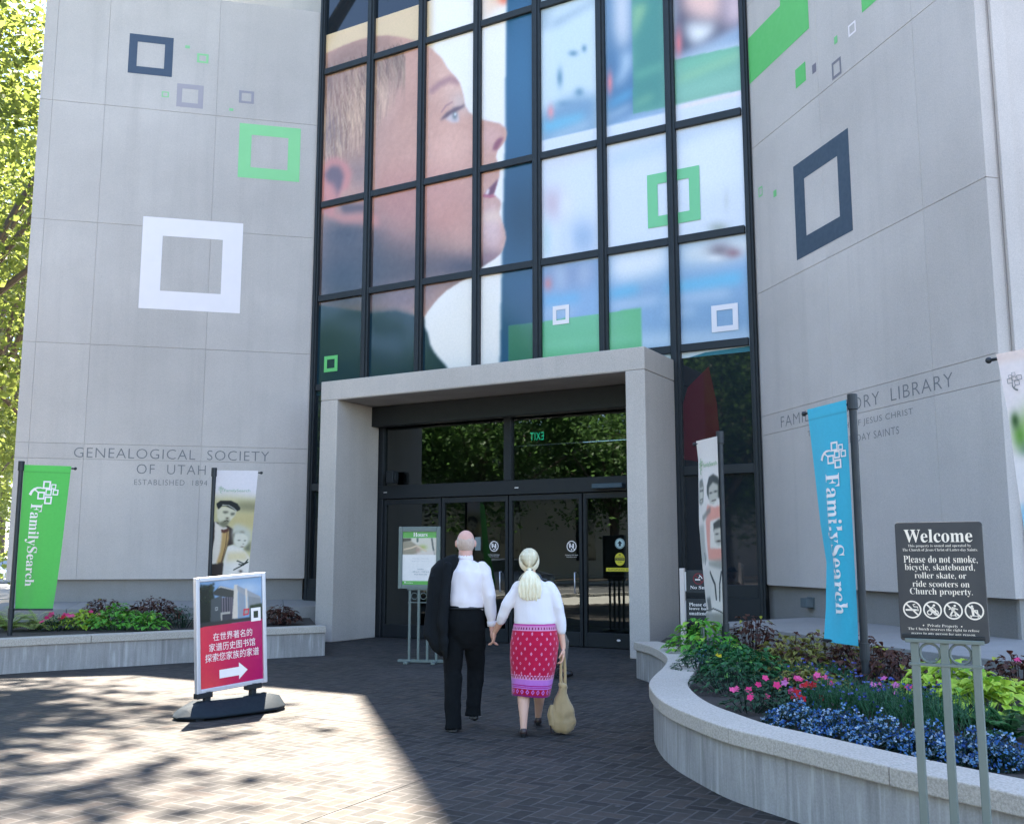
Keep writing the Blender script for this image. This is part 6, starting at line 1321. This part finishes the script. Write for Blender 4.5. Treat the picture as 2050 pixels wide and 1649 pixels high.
# skirt: printed cloth, a swaying tube
NS, NZ = 300, 190; Vv, Cc = [], []; base = np.array(lin(190, 12, 62)) * .9; pinkc = np.array(lin(240, 160, 200)) * .8; lil = np.array(lin(206, 120, 206)) * .8; mag = np.array(lin(178, 30, 130)) * .8; dk = np.array(lin(120, 10, 70)) * .8
for i in range(NZ):
    f = i / (NZ - 1); z = .945 - .615 * f
    cx_ = np.interp(f, (0, .25, .6, 1), (.203, .197, .185, .162)); rx = np.interp(f, (0, .08, .28, .5, .8, 1), (.186, .196, .214, .206, .180, .170)); ry = np.interp(f, (0, .15, .28, .6, 1), (.135, .160, .168, .160, .165)); cy_ = np.interp(f, (0, .6, 1), (9.0, 9.0, 9.02))
    for k in range(NS):
        a = 2 * math.pi * k / NS; w = 1 + .02 * f * math.sin(a * 7 + 1.2) + .03 * f * f * math.sin(a * 4 + 4 * f) + .015 * math.sin(a * 3 + f * 9) * f
        Vv.append((cx_ + rx * w * math.cos(a), cy_ + ry * w * math.sin(a), z + .008 * f * math.sin(a * 2))); s_ = a * .19
        g = lambda per, ph=0.0: ((s_ / per + ph) % 1.0) - .5
        if f < .02: c_ = mag * 1.2
        elif f < .045: c_ = pinkc * .6 + mag * .4
        elif f < .09: c_ = dk if abs(g(.026)) < .2 and (f < .075) else (pinkc if f < .052 or f > .08 else pinkc * .75)
        elif f < .70:
            row = (f - .10) * .615 / .042; r0 = math.floor(row); gy = (row - r0 - .5) * .042; gx = g(.083, .5 * (r0 % 2) + .13 * (r0 // 2 % 2)) * .083
            c_ = pinkc * 1.05 if abs(gx) / .0085 + abs(gy) / .0145 < 1 else base
            if abs(gx) < .0025 and abs(gy) < .005: c_ = base
        elif f < .715: c_ = pinkc if abs(g(.030)) < .28 else base
        elif f < .765: c_ = base * .7 if (abs(g(.030)) < .22 and f < .755) or (f < .735 and abs(g(.030, .5)) < .12) else pinkc * .9
        elif f < .84: c_ = lil
        elif f < .89: c_ = mag if int((f - .84) / .0125) % 2 == 0 else lil
        elif f < .975: c_ = lil * 1.1 if abs(abs(g(.052)) * .052 / .017 + abs((f - .932) / .036) - .75) < .25 else base * .8
        else: c_ = mag * .6
        Cc.append(c_)
F_ = [(i * NS + k, i * NS + (k + 1) % NS, (i + 1) * NS + (k + 1) % NS, (i + 1) * NS + k)[::-1] for i in range(NZ - 1) for k in range(NS)]
me = np_mesh('skirt', Vv, F_); color_attr(me, np.clip(np.array(Cc), 0, .85)); M['skirt'] = attr_mat('printed_skirt', .85, .2, .2, .2); link('skirt', me, M['skirt'], wo, smooth=True)
for x, y, z, tip in ((.100, 8.895, .0, 0), (.236, 9.385, .02, -.015)):
    f = MB(); f.tube([(x, y - .035, z + .035), (x, y + .02, z + .034), (x, y + .10, z + .026 + tip), (x, y + .175, z + .018 + tip)], [.032, .035, .038, .024], 14, sx=.85); f.ball((x, y - .025, z + .045), .033, .028, .036)
    o = grow(f, 'shoe', M['brown_shoe'], wo, .005, 2, cut=[((0, y - .0, z + .062), (0, .3, 1))])
    q = MB(); q.tube([(x, y - .028, z), (x, y - .028, z + .03)], [.024, .028], 12); q.build('heel', M['shoe'], o)
# the tan bag in her right hand: a thing of its own
bag = thing('shoulder_bag', (.435, 9.0, .02), 'slouchy tan cloth bag hanging from the woman\'s hand by knotted straps', 'bag')
g = MB(); loft(g, [(.430, 9.0, .022, .060, .045), (.432, 9.0, .045, .098, .064), (.434, 9.0, .11, .112, .072), (.436, 9.0, .20, .096, .064), (.440, 9.0, .29, .066, .050), (.444, 9.0, .36, .040, .036), (.446, 9.0, .405, .026, .026)], 26); g.tube([(.345, 8.985, .25), (.33, 8.97, .17), (.342, 8.965, .09), (.37, 8.97, .05)], [.016, .026, .028, .014], 10)
grow(g, 'bag_body', M['bag'], bag, .006, 3, folds(.018, (16, 16, 5), .005))
g = MB(); g.tube([(.43, 8.985, .395), (.425, 8.985, .50), (.432, 8.988, .62), (.440, 8.99, .672), (.450, 8.995, .680)], [.018, .015, .013, .012, .011], 10, sx=.6); g.tube([(.462, 9.01, .395), (.465, 9.012, .50), (.460, 9.01, .62), (.455, 9.005, .672), (.448, 9.0, .682)], [.018, .015, .013, .012, .011], 10, sx=.6)
grow(g, 'strap', M['bag'], bag, .005, 2, folds(.003, (30, 30, 9)))
g = MB(); g.ball((.447, 8.995, .405), .036, .034, .030); g.ball((.425, 8.98, .42), .024, .022, .022); g.ball((.465, 9.0, .395), .02, .02, .022); grow(g, 'knot', M['bag'], bag, .005, 2, folds(.004, (40, 40, 40)))
g = MB(); g.ball((.345, 8.975, .30), .010); g.tube([(.345, 8.955, .14), (.335, 8.95, .08), (.338, 8.95, .02)], [.006, .007, .004], 6); g.build('tassel', M['brown_shoe'], bag, smooth=True)

# ---------------------------------------------------------------- seated figure half hidden beyond the woman
px_, py_ = .27, 13.2
wc_ = thing('wheelchair', (px_, py_, 0), 'dark wheelchair almost hidden beyond the woman, by the doors', 'wheelchair')
for sx_ in (-.27, .27):
    m = MB(); m.tube([(px_ + .02 + .29 * math.cos(a), py_ + sx_, .30 + .29 * math.sin(a)) for a in np.linspace(0, 2 * math.pi, 33)], .016, 8, cap=False); w_ = m.build('wheel', M['dark'], wc_, smooth=True)
    m = MB(); m.tube([(px_ + .02 + .25 * math.cos(a), py_ + sx_, .30 + .25 * math.sin(a)) for a in np.linspace(0, 2 * math.pi, 33)], .007, 8, cap=False)
    for a in np.linspace(0, math.pi, 7)[:-1]: m.tube([(px_ + .02 + .25 * math.cos(a), py_ + sx_, .30 + .25 * math.sin(a)), (px_ + .02 - .25 * math.cos(a), py_ + sx_, .30 - .25 * math.sin(a))], .003, 5)
    m.build('rim', M['alu'], w_, smooth=True)
    m = MB(); m.tube([(px_ + .33 + .07 * math.cos(a), py_ + sx_ * .8, .085 + .07 * math.sin(a)) for a in np.linspace(0, 2 * math.pi, 17)], .014, 8, cap=False); m.build('caster', M['dark'], wc_, smooth=True)
    m = MB(); m.tube([(px_ - .22, py_ + sx_ * .85, .95), (px_ - .2, py_ + sx_ * .85, .48), (px_ + .28, py_ + sx_ * .85, .48), (px_ + .33, py_ + sx_ * .8, .16)], .012, 8); m.tube([(px_ - .2, py_ + sx_ * .85, .70), (px_ + .2, py_ + sx_ * .85, .70)], .02, 8); m.build('side_frame', M['dark'], wc_, smooth=True)
m = MB(); m.box(px_ - .2, px_ + .26, py_ - .21, py_ + .21, .46, .50); m.build('seat', M['dark'], wc_, bevel=.01); m = MB(); m.box(px_ - .235, px_ - .20, py_ - .21, py_ + .21, .52, .92); m.build('backrest', M['dark'], wc_, bevel=.01)
st_ = thing('person', (px_, py_, .5), 'seated person in a navy cap and beige top, half hidden by the woman', 'person')
b = MB(); fx = V(1, 0, 0); head(b, (px_ + .03, py_, 1.20), .090, .075, .108, V(1, 0, 0)); capsule(b, [(px_, py_, 1.13), (px_ - .02, py_, 1.02)], [.052, .07])
loft(b, [(px_ - .06, py_, .54, .12, .15), (px_ - .06, py_, .70, .11, .15), (px_ - .04, py_, .92, .10, .16), (px_ - .03, py_, 1.02, .06, .10)])
for s_ in (-1, 1):
    capsule(b, [(px_ - .04, py_ + s_ * .17, .97), (px_ + .02, py_ + s_ * .22, .75), (px_ + .24, py_ + s_ * .12, .80), (px_ + .28, py_ + s_ * .09, .82)], [.045, .038, .028, .024])
    capsule(b, [(px_, py_ + s_ * .09, .57), (px_ + .36, py_ + s_ * .10, .54), (px_ + .35, py_ + s_ * .10, .16), (px_ + .40, py_ + s_ * .1, .06)], [.075, .055, .04, .03])
    pm_ = V(px_ + .31, py_ + s_ * .07, .83); palm(b, pm_, V(1, -s_ * .3, .2), V(0, .3, 1), None); fingers(b, pm_, V(1, -s_ * .3, .2), V(0, .3, 1), V(0, -s_, .2)); thumb(b, pm_, V(1, -s_ * .3, .2), V(0, .3, -1), V(0, -s_, 0))
grow(b, 'body', M['skin'], st_, .006, 2)
s = MB(); loft(s, [(px_ - .06, py_, .52, .15, .18), (px_ - .06, py_, .70, .14, .18), (px_ - .04, py_, .92, .125, .185), (px_ - .03, py_, 1.03, .08, .11)])
for s_ in (-1, 1): capsule(s, [(px_ - .04, py_ + s_ * .17, .97), (px_ + .02, py_ + s_ * .22, .75), (px_ + .20, py_ + s_ * .14, .79)], [.064, .056, .046])
grow(s, 'jacket', fabric('beige_cotton', alb(196, 178, 150, .8)), st_, .008, 4, folds(.008))
s = MB()
for s_ in (-1, 1): s.tube([(px_ - .08, py_ + s_ * .09, .57), (px_ + .36, py_ + s_ * .10, .55), (px_ + .39, py_ + s_ * .10, .45), (px_ + .36, py_ + s_ * .10, .12)], [.10, .078, .072, .06], 16)
grow(s, 'trousers', fabric('grey_cotton', alb(128, 126, 124, .8)), st_, .008, 4, folds(.007))
s = MB(); s.ball((px_ + .02, py_, 1.235), .100, .088, .085, 20, 12); s.tube([(px_ + .09, py_, 1.24), (px_ + .19, py_, 1.225)], [.06, .05], 14, sx=.12); grow(s, 'cap', fabric('navy_cotton', alb(40, 62, 88, .8)), st_, .006, 2, cut=[((0, 0, 1.215), (0, 0, -1))])
for s_ in (-1, 1): m = MB(); m.ball((px_ + .40, py_ + s_ * .1, .045), .11, .045, .04); m.build('shoe', M['shoe'], st_, smooth=True)
m = MB(); m.obox((px_ + .37, py_, .86), (.3, 0, 1), (0, 1, 0), (1, 0, -.3), .07, .036, .005); tag(m.build('phone', M['black'], None, bevel=.003), 'small black phone in the seated person\'s hands', 'phone')
# ================================================================ trees, cars and the far side of the street
def leaf_cloud(name, rad, clumps, per, size, seed, hollow=.45, csize=.9):
    g = np.random.default_rng(seed); rad = np.array(rad, float)
    d = g.normal(size=(clumps, 3)); d /= np.linalg.norm(d, axis=1)[:, None]; r = hollow + (1 - hollow) * g.random(clumps) ** .6
    C = d * r[:, None] * rad * (1 + .18 * np.sin(d[:, :1] * 5 + seed) + .15 * np.cos(d[:, 1:2] * 7 + d[:, 2:] * 4))
    n = clumps * per; P = np.repeat(C, per, 0) + g.normal(size=(n, 3)) * csize * np.array([1, 1, .62]) * np.repeat(g.uniform(.55, 1.25, clumps), per)[:, None]
    a = g.normal(size=(n, 3)); a[:, 2] *= .5; a /= np.linalg.norm(a, axis=1)[:, None]; b = np.cross(a, g.normal(size=(n, 3))); b /= np.linalg.norm(b, axis=1)[:, None]
    s = size * g.uniform(.6, 1.3, n)[:, None]; nn = np.cross(a, b)
    Vx = np.stack([P - a * s, P + b * s * .55 + nn * s * .12, P + a * s, P - b * s * .55 + nn * s * .12], 1).reshape(-1, 3)
    me = bpy.data.meshes.new(name); me.vertices.add(4 * n); me.vertices.foreach_set('co', Vx.ravel()); me.loops.add(4 * n); me.loops.foreach_set('vertex_index', np.arange(4 * n)); me.polygons.add(n)
    me.polygons.foreach_set('loop_start', np.arange(0, 4 * n, 4)); me.polygons.foreach_set('loop_total', np.full(n, 4)); me.update(calc_edges=True); me.validate(); return me, C
def trunk_mesh(h0, C, r0, seed, lean=(0, 0), nb=16, lo=.75):
    g = random.Random(seed); m = MB(); top = Vector((lean[0], lean[1], h0))
    m.tube([(0, 0, -.1), (lean[0] * .1, lean[1] * .1, h0 * .3), (lean[0] * .5, lean[1] * .5, h0 * .7), tuple(top)], [r0 * 1.25, r0, r0 * .85, r0 * .7], 10)
    for k in g.sample(range(len(C)), min(nb, len(C))):
        e = Vector(C[k]); s0 = top * g.uniform(lo, 1.0); mid = s0.lerp(e, .5) + Vector((g.uniform(-.4, .4), g.uniform(-.4, .4), g.uniform(-.2, .5)))
        m.tube([tuple(s0), tuple(mid), tuple(e)], [r0 * .42, r0 * .22, r0 * .05], 6)
    return m.mesh('trunk')
M['leaf_sun'] = leaf_mat('tree_leaves_yellow_green', (.040, .072, .018), (.17, .20, .040), .52)
M['leaf_deep'] = leaf_mat('tree_leaves_deep_green', (.035, .085, .022), (.10, .19, .05), .4)
def tree(kind, loc, label, mesh, tm, mat, cz, rz=0.0, sc=1.0, group='street trees'):
    t = thing(kind, loc, label, 'tree', group, rz)
    o = bpy.data.objects.new('crown', mesh); COL.objects.link(o); o.parent = t; o.location = (0, 0, 0); o.scale = (sc,) * 3
    if not mesh.materials: mesh.materials.append(mat)
    q = bpy.data.objects.new('trunk', tm); COL.objects.link(q); q.parent = t; q.scale = (sc,) * 3
    if not tm.materials: tm.materials.append(M['bark'])
    return t
def make_kind(name, rad, cz, clumps, per, size, seed, hollow, csize, h0, r0, lean=(0, 0), lo=.75):
    me, C = leaf_cloud('crown', rad, clumps, per, size, seed, hollow, csize); off = np.array([lean[0], lean[1], cz]); C = C + off
    co = np.empty(len(me.vertices) * 3); me.vertices.foreach_get('co', co); me.vertices.foreach_set('co', (co.reshape(-1, 3) + off).ravel()); me.update()
    return me, trunk_mesh(h0, C, r0, seed, lean, 16, lo)
kA = make_kind('a', (4.6, 4.6, 9.0), 11.0, 300, 68, .125, 3, .3, .55, 7.0, .30)
kB = make_kind('b', (4.8, 4.6, 4.6), 7.4, 160, 150, .125, 8, .4, .8, 4.2, .26)
for i, (x, y, rz, sc, lab) in enumerate(((-14.6, 24.5, .4, 1.0, 'sunlit yellow-green street tree just beyond the end of the wing carved GENEALOGICAL'), (-17.5, 33.0, 2.0, 1.05, 'second sunlit street tree, behind the one beside the wing end'), (-18.6, 40.5, 4.1, 1.0, 'third sunlit tree down the street beyond the wing end'), (-26.0, 50.0, 1.1, 1.15, 'far street tree low at the photo edge beyond the parked car'), (-33.5, 66.0, 3.0, 1.2, 'farthest street tree on the other side of the road'))):
    tree('street_tree', (x, y, 0), lab, kA[0], kA[1], M['leaf_sun'], 9.6, rz, sc)
kC = make_kind('c', (4.0, 5.6, 2.4), 21.0, 104, 120, .19, 21, .25, .66, 17.5, .26, (5.2, -4.8), .985)
t = tree('overhanging_tree', (-14.4, 22.6, 0), 'tall tree out of frame that dapples the sunlit paving with leaf shadow', kC[0], kC[1], M['leaf_deep'], 15, 0.0, 1.0, None)
for i, (x, y, rz, sc) in enumerate(((-12.4, 2.0, .3, .95), (-12.6, -6.5, 1.8, 1.05), (-33.2, 18.0, 2.7, 1.2), (-33.0, 9.5, 4.4, 1.1), (-33.4, 1.0, 5.2, 1.25), (-33.1, -8.0, .9, 1.15), (-33.3, -17.0, 3.6, 1.2))):
    tree('street_tree', (x, y, 0), 'green street tree across the road, mirrored in the entrance glass', kB[0], kB[1], M['leaf_deep'], 7.4, rz, sc, 'trees mirrored in the glass')
# parked cars
def car(loc, rz, col, label):
    t = thing('parked_car', loc, label, 'car', None, rz)
    paint = NT('car_paint'); paint.set(col=col, rough=.25, spec=.5, coat=.6); gl = M['dark_glass']
    side = [(-2.15, .35), (-2.2, .62), (-2.1, .86), (-1.55, .95), (-.95, 1.38), (-.2, 1.46), (.55, 1.40), (1.15, 1.0), (1.95, .86), (2.2, .68), (2.22, .38), (1.85, .28), (-1.85, .28)]
    def ex(pts, w0, w1):
        n = len(pts); m = MB(); wf_ = lambda z: w1 + (w0 - w1) * max(0, min(1, (1.46 - z) / .6)); L = [(x, -wf_(z), z) for x, z in pts]; Rr = [(x, wf_(z), z) for x, z in pts]
        m.add(L + Rr, [tuple(range(n)), tuple(range(n, 2 * n))[::-1]] + [(i, n + i, n + (i + 1) % n, (i + 1) % n) for i in range(n)]); return m
    ex(side, .88, .66).build('body', paint.m, t, bevel=.05, local=True, smooth=True)
    for pts in ([(-1.40, .97), (-.92, 1.34), (-.25, 1.41), (-.25, .97)], [(-.18, .97), (-.18, 1.41), (.5, 1.35), (1.02, .99)]):
        ex(pts, .895, .70).build('side_window', gl, t, local=True)
    m = MB(); m.add([(1.17, -.62, 1.0), (1.17, .62, 1.0), (.60, .56, 1.41), (.60, -.56, 1.41)], [(0, 1, 2, 3)]); m.build('windscreen', gl, t, local=True, recalc=False)
    for x in (-1.38, 1.38):
        for y in (-.80, .80):
            m = MB(); m.tube([(x, y - .1, .32), (x, y + .1, .32)], .32, 24); w = m.build('wheel', M['dark'], t, local=True, bevel=.03); m = MB(); m.tube([(x, y - .105, .32), (x, y + .105, .32)], .20, 16); m.build('rim', M['alu'], w, local=True)
    for y in (-.62, .62): m = MB(); m.box(2.13, 2.2, y - .16, y + .16, .64, .76); m.build('headlight', M['white'], t, local=True, bevel=.02)
car((-29.6, 57.5, .004), R(90), (.45, .46, .48), 'silver car parked far down the street at the photo edge')
car((-18.0, 8.5, .004), R(90), (.05, .06, .08), 'dark car parked at the kerb, mirrored in the entrance glass')
# brick building across the road, mirrored in the doors
t = thing('brick_building', (-48, 0, 0), 'red brick building across the road, mirrored in the entrance glass', 'building')
bk = NT('red_brick'); tx = bk.n.new('ShaderNodeTexBrick'); bk.l.new(bk.mapping(bk.coord(), (1, 1, 1), (R(90), 0, R(90))), tx.inputs['Vector']); tx.inputs['Scale'].default_value = 3.0; tx.inputs['Color1'].default_value = (.26, .10, .06, 1); tx.inputs['Color2'].default_value = (.33, .14, .08, 1); tx.inputs['Mortar'].default_value = (.4, .36, .32, 1); bk.set(col=tx.outputs['Color'], rough=.85)
m = MB(); m.box(-60, -42, -34, 34, 0, 9.5); m.build('wall', bk.m, t)
m = MB(); m.box(-60.4, -41.6, -34.4, 34.4, 9.5, 10.2); m.build('cornice', M['portal'], t, bevel=.05)
for i in range(-5, 6):
    m = MB(); arch = [(-.8, 1.2), (.8, 1.2)] + [(.8 * math.cos(a), 4.6 + .8 * math.sin(a)) for a in np.linspace(0, math.pi, 12)]; yc = i * 6.0; n = len(arch)
    m.add([(-41.96, yc + a, z) for a, z in arch], [tuple(range(n))]); m.build('window', M['dark_glass'], t, recalc=False)
# sunlit bollard-like bin and planter trough across the plaza, mirrored in the doors
